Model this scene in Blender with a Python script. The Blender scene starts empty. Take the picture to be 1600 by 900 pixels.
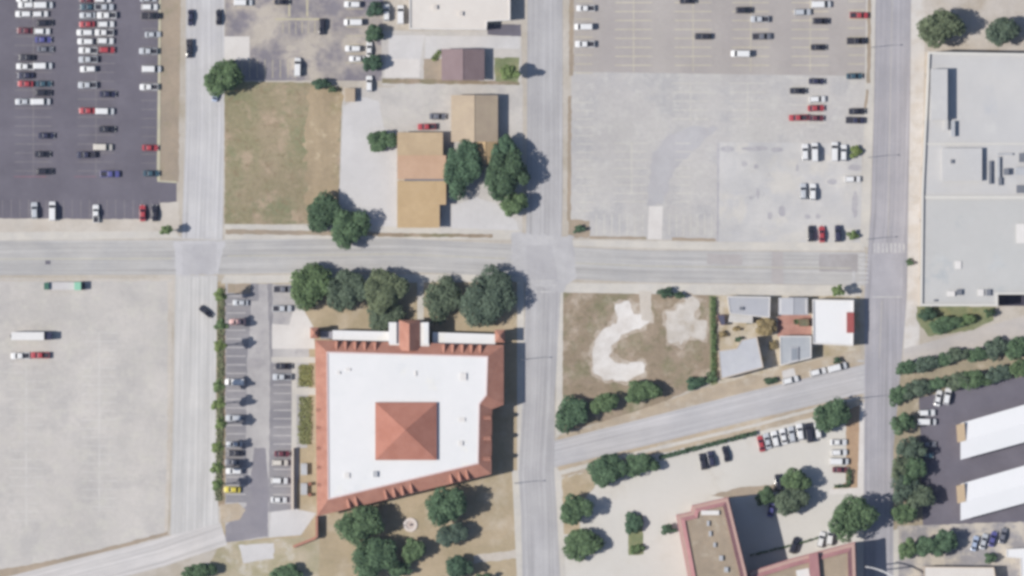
import bpy, bmesh, math, random
from mathutils import Vector, Matrix
from mathutils.geometry import tessellate_polygon

random.seed(7)
SC = bpy.context.scene
COL = SC.collection
S = 0.2                 # metres per photo pixel (1600 px wide photograph)
CAM_H = 3000.0
K = 1.40                # lit display value = albedo * K (sun + sky + exposure)
HAZE = 0.7e-5
SUN_EL, SUN_UP = 45.0, 6.0


def W(px, py):
    return ((px - 800.0) * S, (450.0 - py) * S)


# ------------------------------------------------------------------ materials
def lin(c):
    c = c / 255.0
    return c / 12.92 if c <= 0.04045 else ((c + 0.055) / 1.055) ** 2.4


def alb(rgb):
    g = sum(rgb) / 3.0          # aerial haze put into every colour: a tenth of the way to grey
    return tuple(min(0.86, lin(v * 0.9 + g * 0.1) / K) for v in rgb)


class N:
    def __init__(s, name):
        s.m = bpy.data.materials.new(name)
        s.m.use_nodes = True
        s.t = s.m.node_tree
        s.b = s.t.nodes['Principled BSDF']
        s.b.inputs['Roughness'].default_value = 0.9
        s.b.inputs['Specular IOR Level'].default_value = 0.15

    def node(s, typ, **kw):
        n = s.t.nodes.new(typ)
        for k, v in kw.items():
            setattr(n, k, v)
        return n

    def link(s, a, b):
        s.t.links.new(a, b)

    def noise(s, vec, scale, detail=4, rough=0.6):
        n = s.node('ShaderNodeTexNoise')
        n.inputs['Scale'].default_value = scale
        n.inputs['Detail'].default_value = detail
        n.inputs['Roughness'].default_value = rough
        s.link(vec, n.inputs['Vector'])
        return n.outputs['Fac']

    def ramp(s, fac, lo, hi):
        n = s.node('ShaderNodeMapRange')
        n.inputs['From Min'].default_value = lo
        n.inputs['From Max'].default_value = hi
        s.link(fac, n.inputs['Value'])
        return n.outputs['Result']

    def mix(s, fac, a, b, mode='MIX'):
        n = s.node('ShaderNodeMix', data_type='RGBA', blend_type=mode)
        if isinstance(fac, (int, float)):
            n.inputs[0].default_value = fac
        else:
            s.link(fac, n.inputs[0])
        for sock, v in ((n.inputs[6], a), (n.inputs[7], b)):
            if isinstance(v, tuple):
                sock.default_value = (*v[:3], 1)
            else:
                s.link(v, sock)
        return n.outputs[2]

    def scaled(s, vec, sc):
        n = s.node('ShaderNodeMapping')
        n.inputs['Scale'].default_value = sc
        s.link(vec, n.inputs['Vector'])
        return n.outputs['Vector']

    def done(s, col):
        s.link(col, s.b.inputs['Base Color'])
        return s.m


MATS = {}


def ground_mat(name, c1, c2=None, scale=0.12, lohi=(0.38, 0.62), patch=None, fine=0.10, stretch=None, uv=False, blotch=0.10):
    """mottled outdoor surface: two tones, optional third-tone patches, fine grain, soft blotches"""
    if name in MATS:
        return MATS[name]
    n = N(name)
    tc = n.node('ShaderNodeTexCoord')
    vec = tc.outputs['Object']
    v1 = n.scaled(vec, stretch) if stretch else vec
    col = n.mix(n.ramp(n.noise(v1, scale), *lohi), alb(c1), alb(c2 or c1))
    if patch:
        for (pc, ps, lo, hi, amt) in patch:
            f = n.ramp(n.noise(n.scaled(vec, (1, 1, 1.7)), ps, 5, 0.65), lo, hi)
            mm = n.node('ShaderNodeMath', operation='MULTIPLY')
            n.link(f, mm.inputs[0])
            mm.inputs[1].default_value = amt
            col = n.mix(mm.outputs[0], col, alb(pc))
    if uv:   # lengthwise wear along a street: v across, u along
        wv = n.scaled(tc.outputs['UV'], (0.010, 1.1, 1))
        f = n.ramp(n.noise(wv, 1.0, 3, 0.55), 0.3, 0.7)
        g = n.mix(f, (1 - 0.20,) * 3, (1 + 0.15,) * 3)
        col = n.mix(1.0, col, g, 'MULTIPLY')
        wv2 = n.scaled(tc.outputs['UV'], (0.06, 0.25, 1))
        f2 = n.ramp(n.noise(wv2, 1.0, 4, 0.6), 0.35, 0.65)
        col = n.mix(1.0, col, n.mix(f2, (0.94,) * 3, (1.05,) * 3), 'MULTIPLY')
    if blotch:
        b = n.ramp(n.noise(vec, 0.035, 5, 0.7), 0.35, 0.65)
        col = n.mix(1.0, col, n.mix(b, (1 - blotch,) * 3, (1 + blotch * 0.8,) * 3), 'MULTIPLY')
    if fine:
        g = n.ramp(n.noise(vec, 0.9, 6, 0.75), 0.25, 0.75)
        col = n.mix(1.0, col, n.mix(g, (1 - fine,) * 3, (1 + fine,) * 3), 'MULTIPLY')
    MATS[name] = n.done(col)
    return MATS[name]


def plain(name, rgb, rough=0.6, metallic=0.0, spec=0.4, coat=0.0, var=0.0, vs=0.5):
    if name in MATS:
        return MATS[name]
    n = N(name)
    n.b.inputs['Roughness'].default_value = rough
    n.b.inputs['Metallic'].default_value = metallic
    n.b.inputs['Specular IOR Level'].default_value = spec
    n.b.inputs['Coat Weight'].default_value = coat
    n.b.inputs['Coat Roughness'].default_value = 0.15
    tc = n.node('ShaderNodeTexCoord')
    f = n.ramp(n.noise(tc.outputs['Object'], vs, 4, 0.65), 0.3, 0.7)
    v = max(var, 0.02)
    col = n.mix(1.0, alb(rgb), n.mix(f, (1 - v,) * 3, (1 + v,) * 3), 'MULTIPLY')
    MATS[name] = n.done(col)
    return MATS[name]


def leaf_mat(name, dark, light):
    if name in MATS:
        return MATS[name]
    n = N(name)
    n.b.inputs['Roughness'].default_value = 0.75
    n.b.inputs['Specular IOR Level'].default_value = 0.2
    g = n.node('ShaderNodeNewGeometry')
    tc = n.node('ShaderNodeTexCoord')
    f = n.ramp(n.noise(tc.outputs['Object'], 0.55, 4, 0.6), 0.34, 0.66)
    a = n.node('ShaderNodeMath', operation='MULTIPLY_ADD')
    n.link(g.outputs['Random Per Island'], a.inputs[0])
    a.inputs[1].default_value = 0.55
    mm = n.node('ShaderNodeMath', operation='MULTIPLY')
    n.link(f, mm.inputs[0])
    mm.inputs[1].default_value = 0.5
    n.link(mm.outputs[0], a.inputs[2])
    col = n.mix(a.outputs[0], alb(dark), alb(light))
    oi = n.node('ShaderNodeObjectInfo')
    tint = n.mix(oi.outputs['Random'], (0.82, 0.88, 0.98), (1.24, 1.12, 0.95))
    col = n.mix(1.0, col, tint, 'MULTIPLY')
    MATS[name] = n.done(col)
    return MATS[name]


# ------------------------------------------------------------------ mesh builder
class MB:
    def __init__(s):
        s.v, s.f, s.uv = [], [], None

    def add(s, vs, fs):
        b = len(s.v)
        s.v += [tuple(p) for p in vs]
        s.f += [tuple(i + b for i in f) for f in fs]
        return s

    def quad(s, a, b, c, d):
        return s.add([a, b, c, d], [(0, 1, 2, 3)])

    def flat(s, pts, z):
        tris = tessellate_polygon([[Vector((p[0], p[1], 0)) for p in pts]])
        fs = []
        for t in tris:
            a, b, c = (Vector(pts[i]) for i in t)
            cr = (b - a).x * (c - a).y - (b - a).y * (c - a).x
            fs.append(t if cr > 0 else t[::-1])
        return s.add([(p[0], p[1], z) for p in pts], fs)

    def prism(s, pts, z0, z1, bottom=False):
        area = sum(pts[i][0] * pts[(i + 1) % len(pts)][1] - pts[(i + 1) % len(pts)][0] * pts[i][1] for i in range(len(pts)))
        if area < 0:
            pts = pts[::-1]
        n = len(pts)
        s.flat(pts, z1)
        s.add([(x, y, z0) for x, y in pts] + [(x, y, z1) for x, y in pts],
              [(i, (i + 1) % n, n + (i + 1) % n, n + i) for i in range(n)])
        if bottom:
            s.add([(x, y, z0) for x, y in pts], [tuple(range(n))[::-1]])
        return s

    def ring(s, outer, inner, z0, z1):
        """closed upstand between two same-length outlines"""
        n = len(outer)
        vs = [(x, y, z) for z in (z0, z1) for (x, y) in outer] + [(x, y, z) for z in (z0, z1) for (x, y) in inner]
        fs = []
        for i in range(n):
            j = (i + 1) % n
            fs += [(i, j, n + j, n + i), (n + i, n + j, 3 * n + j, 3 * n + i), (3 * n + i, 3 * n + j, 2 * n + j, 2 * n + i)]
        return s.add(vs, fs)

    def box(s, c, d, rot=0.0):
        x, y, z = c
        a, b, h = d[0] / 2, d[1] / 2, d[2] / 2
        cs, sn = math.cos(rot), math.sin(rot)
        vs = []
        for dz in (-h, h):
            for dx, dy in ((-a, -b), (a, -b), (a, b), (-a, b)):
                vs.append((x + dx * cs - dy * sn, y + dx * sn + dy * cs, z + dz))
        return s.add(vs, [(3, 2, 1, 0), (4, 5, 6, 7), (0, 1, 5, 4), (1, 2, 6, 5), (2, 3, 7, 6), (3, 0, 4, 7)])

    def tube(s, p0, p1, r0, r1, n=7):
        p0, p1 = Vector(p0), Vector(p1)
        d = (p1 - p0).normalized()
        u = d.orthogonal().normalized()
        w = d.cross(u)
        vs = []
        for p, r in ((p0, r0), (p1, r1)):
            for i in range(n):
                a = 2 * math.pi * i / n
                vs.append(p + (u * math.cos(a) + w * math.sin(a)) * r)
        fs = [(i, (i + 1) % n, n + (i + 1) % n, n + i) for i in range(n)]
        fs += [tuple(range(n))[::-1], tuple(range(n, 2 * n))]
        return s.add(vs, fs)

    def mesh(s, name, origin=(0, 0, 0)):
        me = bpy.data.meshes.new(name)
        ox, oy, oz = origin
        me.from_pydata([(x - ox, y - oy, z - oz) for x, y, z in s.v], [], s.f)
        me.update()
        return me

    def build(s, name, mat, parent=None, origin=None):
        if origin is None:
            origin = tuple(parent['_o']) if parent is not None else (0, 0, 0)
        o = bpy.data.objects.new(name, s.mesh(name, origin))
        COL.objects.link(o)
        o.data.materials.append(mat)
        if parent is not None:
            o.parent = parent
        else:
            o.location = origin
        return o


ROOTS = []


def thing(name, label, cat, loc, rz=0.0, group=None):
    o = bpy.data.objects.new(name, None)
    COL.objects.link(o)
    o.empty_display_size = 0.5
    o.location = loc
    o.rotation_euler = (0, 0, rz)
    o['label'] = label
    o['category'] = cat
    if group:
        o['group'] = group
    o['_o'] = loc
    ROOTS.append(o)
    return o


def offset(pts, d):
    """inset (d>0) an outline given in metres"""
    area = sum(pts[i][0] * pts[(i + 1) % len(pts)][1] - pts[(i + 1) % len(pts)][0] * pts[i][1] for i in range(len(pts)))
    sg = 1 if area > 0 else -1
    out = []
    n = len(pts)
    for i in range(n):
        p0, p1, p2 = (Vector(pts[(i + k) % n]) for k in (-1, 0, 1))
        e1, e2 = (p1 - p0).normalized(), (p2 - p1).normalized()
        n1, n2 = Vector((-e1.y, e1.x)) * sg, Vector((-e2.y, e2.x)) * sg
        b = n1 + n2
        k = d / max(0.3, (1 + n1.dot(n2)))
        out.append((p1.x + b.x * k, p1.y + b.y * k))
    return out


def wpts(px):
    return [W(*p) for p in px]


def rect(x0, y0, x1, y1):
    return [(x0, y0), (x1, y0), (x1, y1), (x0, y1)]


# ------------------------------------------------------------------ ground sheets
SHEETS = []
LAYER = [0]


def roughen(pts, amp, step=6.0, seed=0):
    rnd = random.Random(seed)
    out = []
    n = len(pts)
    for i in range(n):
        a, b = pts[i], pts[(i + 1) % n]
        L = math.hypot(b[0] - a[0], b[1] - a[1])
        k = max(1, int(L / step))
        for j in range(k):
            t = j / k
            q = amp if j else amp * 0.4
            out.append((a[0] + (b[0] - a[0]) * t + rnd.uniform(-q, q), a[1] + (b[1] - a[1]) * t + rnd.uniform(-q, q)))
    return out


def sheet(name, px, mat, rough=0.0, thick=0.0, kind='structure'):
    """one ground surface; each lies a few mm above the one laid before it"""
    LAYER[0] += 1
    p = roughen(px, rough, seed=LAYER[0]) if rough else px
    w = wpts(p)
    z = stack_z(w) + thick
    m = MB()
    if thick:
        m.prism(w, 0.0, z)
    else:
        m.flat(w, z)
    o = m.build(name, mat)
    o['kind'] = kind
    SHEETS.append((w, z))
    return o


def inside(p, poly):
    x, y = p
    c = False
    n = len(poly)
    for i in range(n):
        x0, y0 = poly[i]
        x1, y1 = poly[i - 1]
        if (y0 > y) != (y1 > y) and x < (x1 - x0) * (y - y0) / (y1 - y0) + x0:
            c = not c
    return c


def zat(px, py):
    p = W(px, py)
    return max([0.0] + [z for w, z in SHEETS if inside(p, w)])


def crosses(a, b):
    """do two outlines overlap"""
    ax = [p[0] for p in a]; ay = [p[1] for p in a]; bx = [p[0] for p in b]; by = [p[1] for p in b]
    if max(ax) < min(bx) or max(bx) < min(ax) or max(ay) < min(by) or max(by) < min(ay):
        return False
    if any(inside(p, b) for p in a) or any(inside(p, a) for p in b):
        return True
    for i in range(len(a)):
        p, q = a[i - 1], a[i]
        for j in range(len(b)):
            r, t = b[j - 1], b[j]
            d1 = (q[0] - p[0]) * (r[1] - p[1]) - (q[1] - p[1]) * (r[0] - p[0])
            d2 = (q[0] - p[0]) * (t[1] - p[1]) - (q[1] - p[1]) * (t[0] - p[0])
            d3 = (t[0] - r[0]) * (p[1] - r[1]) - (t[1] - r[1]) * (p[0] - r[0])
            d4 = (t[0] - r[0]) * (q[1] - r[1]) - (t[1] - r[1]) * (q[0] - r[0])
            if d1 * d2 < 0 and d3 * d4 < 0:
                return True
    return False


def stack_z(w):
    return max([0.0] + [z for o, z in SHEETS if crosses(w, o)]) + 0.004


def strip(name, line, mat, thick=0.0):
    """street: line of (x, y, width px); carries u along / v across in metres"""
    pts = [(Vector(W(x, y)), w * S) for x, y, w in line]
    fine = []
    for i in range(len(pts) - 1):
        L = (pts[i + 1][0] - pts[i][0]).length
        k = max(1, int(L / 8))
        for j in range(k):
            t = j / k
            fine.append((pts[i][0].lerp(pts[i + 1][0], t), pts[i][1] * (1 - t) + pts[i + 1][1] * t))
    fine.append(pts[-1])
    L_, R_, us = [], [], []
    u = 0
    for i, (p, w) in enumerate(fine):
        a = fine[max(0, i - 1)][0]
        b = fine[min(len(fine) - 1, i + 1)][0]
        d = (b - a).normalized()
        nn = Vector((-d.y, d.x))
        if i:
            u += (p - fine[i - 1][0]).length
        us.append(u)
        L_.append(p + nn * w / 2)
        R_.append(p - nn * w / 2)
    z = stack_z([(p.x, p.y) for p in L_] + [(p.x, p.y) for p in R_[::-1]])
    vs, fs, uvs = [], [], []
    for i in range(len(fine)):
        vs += [(R_[i].x, R_[i].y, z), (L_[i].x, L_[i].y, z)]
        uvs += [(us[i], 0), (us[i], fine[i][1])]
    for i in range(len(fine) - 1):
        fs.append((2 * i, 2 * i + 2, 2 * i + 3, 2 * i + 1))
    m = MB().add(vs, fs)
    o = m.build(name, mat)
    ul = o.data.uv_layers.new(name='UVMap')
    for lp in o.data.loops:
        ul.data[lp.index].uv = uvs[lp.vertex_index]
    o['kind'] = 'structure'
    SHEETS.append(([(p.x, p.y) for p in L_] + [(p.x, p.y) for p in R_[::-1]], z))
    return o


def marks(name, segs, mat, wd=0.16):
    """painted lines on a paved surface: segs of (x0, y0, x1, y1[, width m])"""
    m = MB()
    for sg in segs:
        up = abs(sg[3] - sg[1]) > abs(sg[2] - sg[0])
        z = max(zat(sg[0] + (sg[2] - sg[0]) * t, sg[1] + (sg[3] - sg[1]) * t) for t in (0, .25, .5, .75, 1)) + (0.008 if up else 0.004)
        a, b = Vector(W(sg[0], sg[1])), Vector(W(sg[2], sg[3]))
        w = sg[4] if len(sg) > 4 else wd
        d = (b - a).normalized()
        nn = Vector((-d.y, d.x)) * w / 2
        m.add([(a.x - nn.x, a.y - nn.y, z), (b.x - nn.x, b.y - nn.y, z), (b.x + nn.x, b.y + nn.y, z), (a.x + nn.x, a.y + nn.y, z)], [(0, 1, 2, 3)])
    o = m.build(name, mat)
    o['kind'] = 'structure'
    return o


# base soil, out to the horizon
gm = ground_mat('dry_ground', (200, 192, 182), (190, 180, 166), 0.05, patch=[((172, 160, 138), 0.08, 0.52, 0.7, 0.6)])
g = MB().quad((-6000, -6000, 0), (6000, -6000, 0), (6000, 6000, 0), (-6000, 6000, 0)).build('ground', gm)
g['kind'] = 'structure'

dark_asphalt = ground_mat('dark_asphalt', (111, 107, 118), (119, 115, 126), 0.10, fine=0.07, blotch=0.07)
mott = ground_mat('worn_asphalt', (140, 135, 142), (194, 184, 172), 0.085, (0.40, 0.60), patch=[((120, 116, 132), 0.16, 0.52, 0.66, 0.7)], fine=0.10)
tan = ground_mat('tan_soil', (206, 198, 188), (198, 188, 176), 0.10)
brown = ground_mat('brown_soil', (177, 160, 140), (165, 151, 134), 0.12, patch=[((148, 144, 114), 0.2, 0.55, 0.72, 0.5)])
verge = ground_mat('dry_verge', (196, 178, 154), (180, 165, 145), 0.15, stretch=(0.5, 1, 1), patch=[((205, 196, 182), 0.2, 0.5, 0.65, 0.6)])
cream = ground_mat('pavement_concrete', (212, 206, 196), (204, 199, 192), 0.2, fine=0.06)
lightcon = ground_mat('pale_concrete', (213, 210, 209), (206, 203, 202), 0.12, fine=0.05, blotch=0.05)
whitecon = ground_mat('white_concrete', (224, 219, 214), (217, 211, 206), 0.12, fine=0.05, blotch=0.04)
greylot = ground_mat('grey_lot', (206, 200, 194), (197, 192, 187), 0.08, patch=[((182, 178, 176), 0.11, 0.50, 0.62, 0.45), ((210, 206, 195), 0.2, 0.50, 0.65, 0.5), ((180, 177, 173), 0.45, 0.56, 0.68, 0.4)], fine=0.10, blotch=0.06)
eastlot = ground_mat('brownish_lot', (183, 176, 171), (175, 168, 165), 0.06, stretch=(1, 0.35, 1), fine=0.07, blotch=0.07)
eastlot2 = ground_mat('grey_asphalt_lot', (200, 196, 192), (192, 188, 186), 0.05, patch=[((178, 176, 177), 0.07, 0.50, 0.62, 0.8), ((207, 204, 198), 0.25, 0.53, 0.65, 0.6)], fine=0.1, blotch=0.08)
seboxlot = ground_mat('patched_lot', (205, 202, 199), (196, 194, 194), 0.12, patch=[((168, 165, 170), 0.22, 0.64, 0.72, 0.75), ((214, 208, 198), 0.1, 0.52, 0.62, 0.6)], fine=0.06)
cream_lot = ground_mat('cream_lot', (216, 212, 205), (209, 205, 198), 0.07, patch=[((203, 196, 184), 0.10, 0.56, 0.7, 0.5)], fine=0.04, blotch=0.04)
road = ground_mat('street_asphalt', (189, 187, 188), (182, 180, 182), 0.1, uv=True, fine=0.05, blotch=0.03)
road_d = ground_mat('darker_street_asphalt', (178, 175, 180), (170, 168, 174), 0.1, uv=True, fine=0.05, blotch=0.03)
road_l = ground_mat('concrete_street', (205, 203, 203), (198, 196, 198), 0.1, uv=True, fine=0.04, blotch=0.03)
grass_dry = ground_mat('dry_grass', (168, 152, 125), (152, 144, 112), 0.10, patch=[((128, 134, 100), 0.07, 0.47, 0.62, 0.75), ((186, 164, 140), 0.16, 0.52, 0.64, 0.8), ((146, 124, 100), 0.4, 0.54, 0.66, 0.6)], fine=0.22)
grass_yel = ground_mat('straw_grass', (182, 162, 132), (168, 150, 122), 0.18, stretch=(1.2, 0.4, 1), patch=[((146, 140, 100), 0.12, 0.55, 0.72, 0.6), ((208, 190, 160), 0.3, 0.56, 0.66, 0.6)], fine=0.14)
dirt_lot = ground_mat('scrub_soil', (166, 148, 128), (152, 136, 114), 0.12, patch=[((134, 132, 100), 0.10, 0.50, 0.64, 0.75), ((194, 180, 164), 0.14, 0.54, 0.66, 0.6), ((120, 112, 88), 0.4, 0.58, 0.68, 0.5)], fine=0.2)
yard = ground_mat('yard_soil', (190, 171, 142), (176, 160, 130), 0.10, patch=[((206, 192, 172), 0.09, 0.52, 0.68, 0.7), ((158, 146, 112), 0.16, 0.58, 0.72, 0.5)], fine=0.10)
lawn = ground_mat('green_lawn', (126, 136, 98), (146, 148, 112), 0.25, patch=[((168, 156, 110), 0.2, 0.55, 0.7, 0.6)], fine=0.18)
gravel = ground_mat('white_gravel', (228, 223, 218), (214, 207, 200), 0.22, fine=0.06)
bed = ground_mat('mulch_bed', (190, 160, 130), (178, 148, 120), 0.2, fine=0.10)
drivelot = ground_mat('drive_asphalt', (181, 177, 177), (193, 189, 187), 0.07, patch=[((156, 152, 157), 0.12, 0.54, 0.70, 0.7)], fine=0.07)
brickpave = ground_mat('brick_paving', (190, 144, 130), (174, 126, 114), 0.3, fine=0.12)
kerbm = ground_mat('kerb_paint', (204, 198, 168), (196, 190, 170), 0.3, fine=0.05)

# --- north-west block
sheet('parking_lot', [(-90, -90), (250, -90), (248, 283), (276, 284), (276, 315), (250, 318), (248, 343), (-90, 341)], dark_asphalt)
sheet('soil_strip', [(249, -90), (283, -90), (279, 284), (247, 283)], brown, 0.8)
sheet('kerb', [(249, -90), (252, -90), (250, 282), (276, 283), (276, 286), (246, 284), (245, 270)], kerbm, thick=0.1)
sheet('soil_strip', [(-90, 341), (248, 343), (250, 317), (279, 315), (280, 366), (-90, 366)], tan, 1.0)
sheet('pavement', [(-90, 363), (272, 361), (284, 372), (-90, 377)], cream, 0.4)
# --- town blocks, from rough soil upward
sheet('worn_lot', [(352, -90), (600, -90), (597, 126), (352, 126)], mott, 0.5)
sheet('concrete_pad', rect(343, 57, 390, 94), whitecon)
sheet('dry_field', [(351, 127), (484, 129), (535, 136), (529, 349), (351, 351)], grass_dry, 0.8)
sheet('straw_field', [(484, 131), (540, 150), (535, 166), (527, 300), (510, 330), (480, 345), (476, 200)], grass_yel, 5.0)
sheet('side_lot', [(540, 140), (700, 130), (817, 132), (816, 364), (528, 358), (534, 166)], greylot, 0.5)
sheet('driveway', [(536, 167), (562, 150), (592, 158), (600, 200), (620, 206), (620, 354), (529, 357)], lightcon, 0.8)
sheet('driveway', [(706, 322), (745, 308), (775, 318), (806, 345), (812, 362), (706, 358)], lightcon, 1.0)
sheet('north_yard', [(596, 48), (815, 48), (815, 134), (597, 134)], greylot, 0.5)
sheet('driveway', [(664, 56), (812, 57), (812, 76), (690, 77), (682, 92), (664, 92)], lightcon, 0.4)
sheet('concrete_pad', [(607, 55), (664, 55), (657, 93), (655, 121), (600, 121), (607, 92)], lightcon)
sheet('concrete_pad', [(603, 92), (656, 92), (655, 121), (600, 121)], whitecon)
sheet('asphalt_apron', [(762, 38), (814, 38), (814, 57), (762, 54)], dark_asphalt, 0.5)
sheet('tan_yard', rect(662, 92, 692, 124), brown, 0.8)
sheet('front_lawn', [(772, 90), (812, 90), (810, 132), (774, 132)], lawn, 1.0)
sheet('soil_strip', [(597, 122), (690, 124), (812, 128), (812, 133), (597, 130)], dirt_lot, 0.8)
sheet('pavement', [(351, 350), (620, 354), (812, 360), (812, 374), (351, 374)], cream, 0.3)
sheet('soil_strip', [(352, 358), (590, 362), (590, 369), (352, 366)], brown, 0.8)
sheet('soil_strip', [(590, 364), (770, 366), (770, 371), (590, 370)], dirt_lot, 0.8)
# --- car park of the east block
sheet('parking_lot', [(897, -90), (1354, -90), (1354, 119), (897, 112)], eastlot)
sheet('parking_lot', [(893, 112), (1354, 119), (1350, 226), (1122, 222), (1121, 376), (890, 372)], eastlot2)
sheet('patched_lot', [(1122, 222), (1348, 224), (1345, 379), (1121, 378)], seboxlot)
stain = ground_mat('oil_stain', (176, 173, 178), (188, 185, 187), 0.35, fine=0.08)
for (x, y, a, b) in ((1136, 233, 11, 5), (1180, 232, 22, 4), (1214, 234, 10, 4), (1163, 256, 5, 5), (1182, 260, 4, 4), (1246, 262, 3, 6), (1184, 302, 3, 9), (1222, 330, 6, 9), (1203, 337, 4, 6), (1262, 338, 5, 4), (1278, 338, 4, 4), (1300, 284, 8, 5), (1336, 262, 11, 5), (1336, 320, 5, 22)):
    sheet('oil_stain', [(x + a * math.cos(k * .7), y + b * math.sin(k * .7)) for k in range(9)], stain, 1.2)
sheet('asphalt_patch', [(1121, 222), (1124, 222), (1123, 378), (1120, 378)], stain, 0.4)
sheet('soil_strip', [(890, -90), (897, -90), (896, 118), (889, 118)], brown, 0.8)
sheet('asphalt_patch', [(1012, 320), (1018, 245), (1040, 214), (1085, 196), (1125, 200), (1085, 232), (1052, 268), (1036, 320)], ground_mat('dark_wedge', (185, 182, 184), (189, 187, 189), 0.1, fine=0.05), 3.0)
sheet('soil_strip', [(888, 150), (893, 150), (892, 345), (886, 345)], brown, 0.8)
sheet('planter_bed', [(888, 343), (922, 345), (921, 371), (888, 371)], brown, 1.2)
sheet('concrete_ramp', [(1014, 322), (1036, 322), (1034, 374), (1012, 374)], whitecon)
sheet('soil_strip', [(921, 369), (1010, 370), (1010, 374), (921, 373)], brown, 0.6)
sheet('soil_strip', [(1050, 371), (1118, 373), (1118, 377), (1050, 376)], brown, 0.6)
sheet('pavement', [(879, 374), (1120, 378), (1345, 379), (1352, 392), (1120, 391), (879, 384)], cream, 0.3)
sheet('pavement', [(1355, -90), (1370, -90), (1364, 200), (1358, 386), (1344, 386), (1350, 200)], cream)
sheet('soil_strip', [(1357, -90), (1362, -90), (1360, 130), (1354, 130)], brown, 0.7)
sheet('soil_strip', [(1353, 140), (1357, 140), (1354, 172), (1350, 172)], brown, 0.7)
# --- south of the cross street
sheet('parking_lot', [(-90, 434), (268, 436), (266, 700), (262, 838), (100, 872), (-90, 912)], greylot)
sheet('soil_strip', [(-90, 436), (265, 436), (265, 439), (-90, 440)], tan, 0.9)
sheet('soil_strip', [(262, 440), (269, 440), (266, 700), (262, 836), (257, 836), (261, 700)], tan, 0.8)
sheet('soil_bank', [(-90, 905), (60, 880), (150, 860), (262, 830), (262, 836), (150, 868), (60, 892), (-90, 925)], brown, 1.0)
sheet('block_ground', [(336, 440), (820, 436), (816, 910), (352, 910), (345, 830)], yard, 0.5)
sheet('drive_lot', [(352, 443), (480, 444), (484, 500), (480, 700), (455, 790), (420, 840), (352, 848), (352, 700)], drivelot, 0.5)
sheet('drive_lot', [(415, 700), (397, 700), (385, 790), (352, 822), (353, 848), (418, 838), (420, 760)], ground_mat('dark_drive', (140, 137, 145), (150, 146, 152), 0.1, fine=0.06), 0.7)
stall = ground_mat('stall_asphalt', (140, 138, 144), (158, 155, 158), 0.1, stretch=(0.4, 1.6, 1), fine=0.08)
sheet('drive_lot', [(353, 458), (392, 458), (392, 500), (386, 560), (384, 700), (392, 786), (353, 786)], stall, 0.8)
sheet('drive_lot', [(426, 568), (456, 568), (456, 800), (422, 800)], stall, 0.8)
sheet('drive_lot', [(392, 443), (404, 443), (404, 470), (392, 470)], stall, 0.8)
sheet('drive_lot', [(418, 443), (426, 443), (426, 800), (420, 800), (422, 560)], stall, 0.8)
sheet('planted_strip', [(338, 446), (352, 446), (352, 790), (340, 792)], ground_mat('strip_soil', (172, 148, 128), (150, 140, 110), 0.3, patch=[((120, 140, 88), 0.2, 0.52, 0.66, 0.6)]), 0.8)
sheet('island_bed', [(343, 788), (372, 786), (384, 797), (374, 812), (346, 818)], verge, 0.6)
sheet('parking_island', rect(356, 443, 392, 458), brown, 1.0)
sheet('plaza', [(425, 506), (452, 508), (458, 484), (488, 484), (492, 545), (425, 545)], whitecon)
sheet('plaza', [(424, 558), (494, 558), (494, 567), (424, 566)], cream)
sheet('footpath', [(456, 566), (464, 566), (463, 800), (455, 800)], cream)
sheet('footpath', [(462, 606), (494, 606), (494, 617), (462, 617)], cream)
sheet('footpath', [(424, 800), (462, 795), (494, 802), (470, 836), (420, 840)], lightcon)
sheet('tan_yard', [(468, 700), (496, 700), (496, 797), (467, 797)], yard, 0.6)
sheet('rear_ground', [(345, 848), (500, 838), (500, 910), (310, 910)], ground_mat('rear_soil', (196, 182, 158), (168, 160, 130), 0.14, patch=[((212, 206, 196), 0.12, 0.54, 0.66, 0.8)], fine=0.12), 1.0)
sheet('concrete_pad', [(372, 852), (428, 848), (428, 872), (380, 880)], lightcon, 1.2)
sheet('front_soil', [(452, 440), (818, 440), (818, 516), (490, 512)], yard, 0.8)
sheet('footpath', [(652, 432), (662, 432), (662, 504), (652, 504)], cream)
sheet('pavement', [(352, 430), (818, 428), (818, 440), (345, 443)], cream, 0.3)
sheet('rear_yard', [(500, 806), (766, 740), (812, 742), (814, 910), (498, 910)], yard, 0.6)
sheet('footpath', [(740, 868), (812, 858), (812, 872), (740, 880)], tan, 1.2)
sheet('pavement', [(800, 735), (814, 735), (820, 910), (808, 910)], cream)
sheet('pavement', [(808, 436), (819, 436), (819, 735), (808, 735)], cream)
# --- scrub lot, old houses, motel block
sheet('scrub_lot', [(879, 456), (1116, 458), (1116, 592), (1010, 640), (880, 676)], dirt_lot, 1.0)
sheet('pavement', [(876, 442), (1345, 446), (1345, 464), (1118, 461), (876, 457)], cream, 0.4)
sheet('footpath', [(870, 456), (880, 456), (878, 676), (868, 684)], cream)
fringe = ground_mat('gravel_fringe', (196, 184, 170), (176, 160, 142), 0.4, fine=0.12)
sheet('gravel_fringe', [(958, 470), (984, 465), (1018, 484), (1022, 504), (1002, 518), (972, 530), (958, 545), (958, 552), (974, 562), (1008, 562), (1011, 586), (982, 601), (946, 599), (923, 588), (921, 545), (934, 515), (958, 500)], fringe, 4.0)
sheet('gravel_fringe', [(1072, 458), (1098, 466), (1092, 498), (1108, 502), (1104, 535), (1078, 530), (1064, 546), (1039, 538), (1035, 486), (1056, 474)], fringe, 4.0)
sheet('gravel_patch', [(962, 476), (982, 470), (990, 490), (1012, 488), (1018, 500), (1000, 513), (970, 524), (954, 540), (952, 556), (968, 568), (1004, 566), (1007, 582), (980, 596), (950, 594), (928, 584), (926, 545), (938, 520), (964, 505)], gravel, 2.4)
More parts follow.
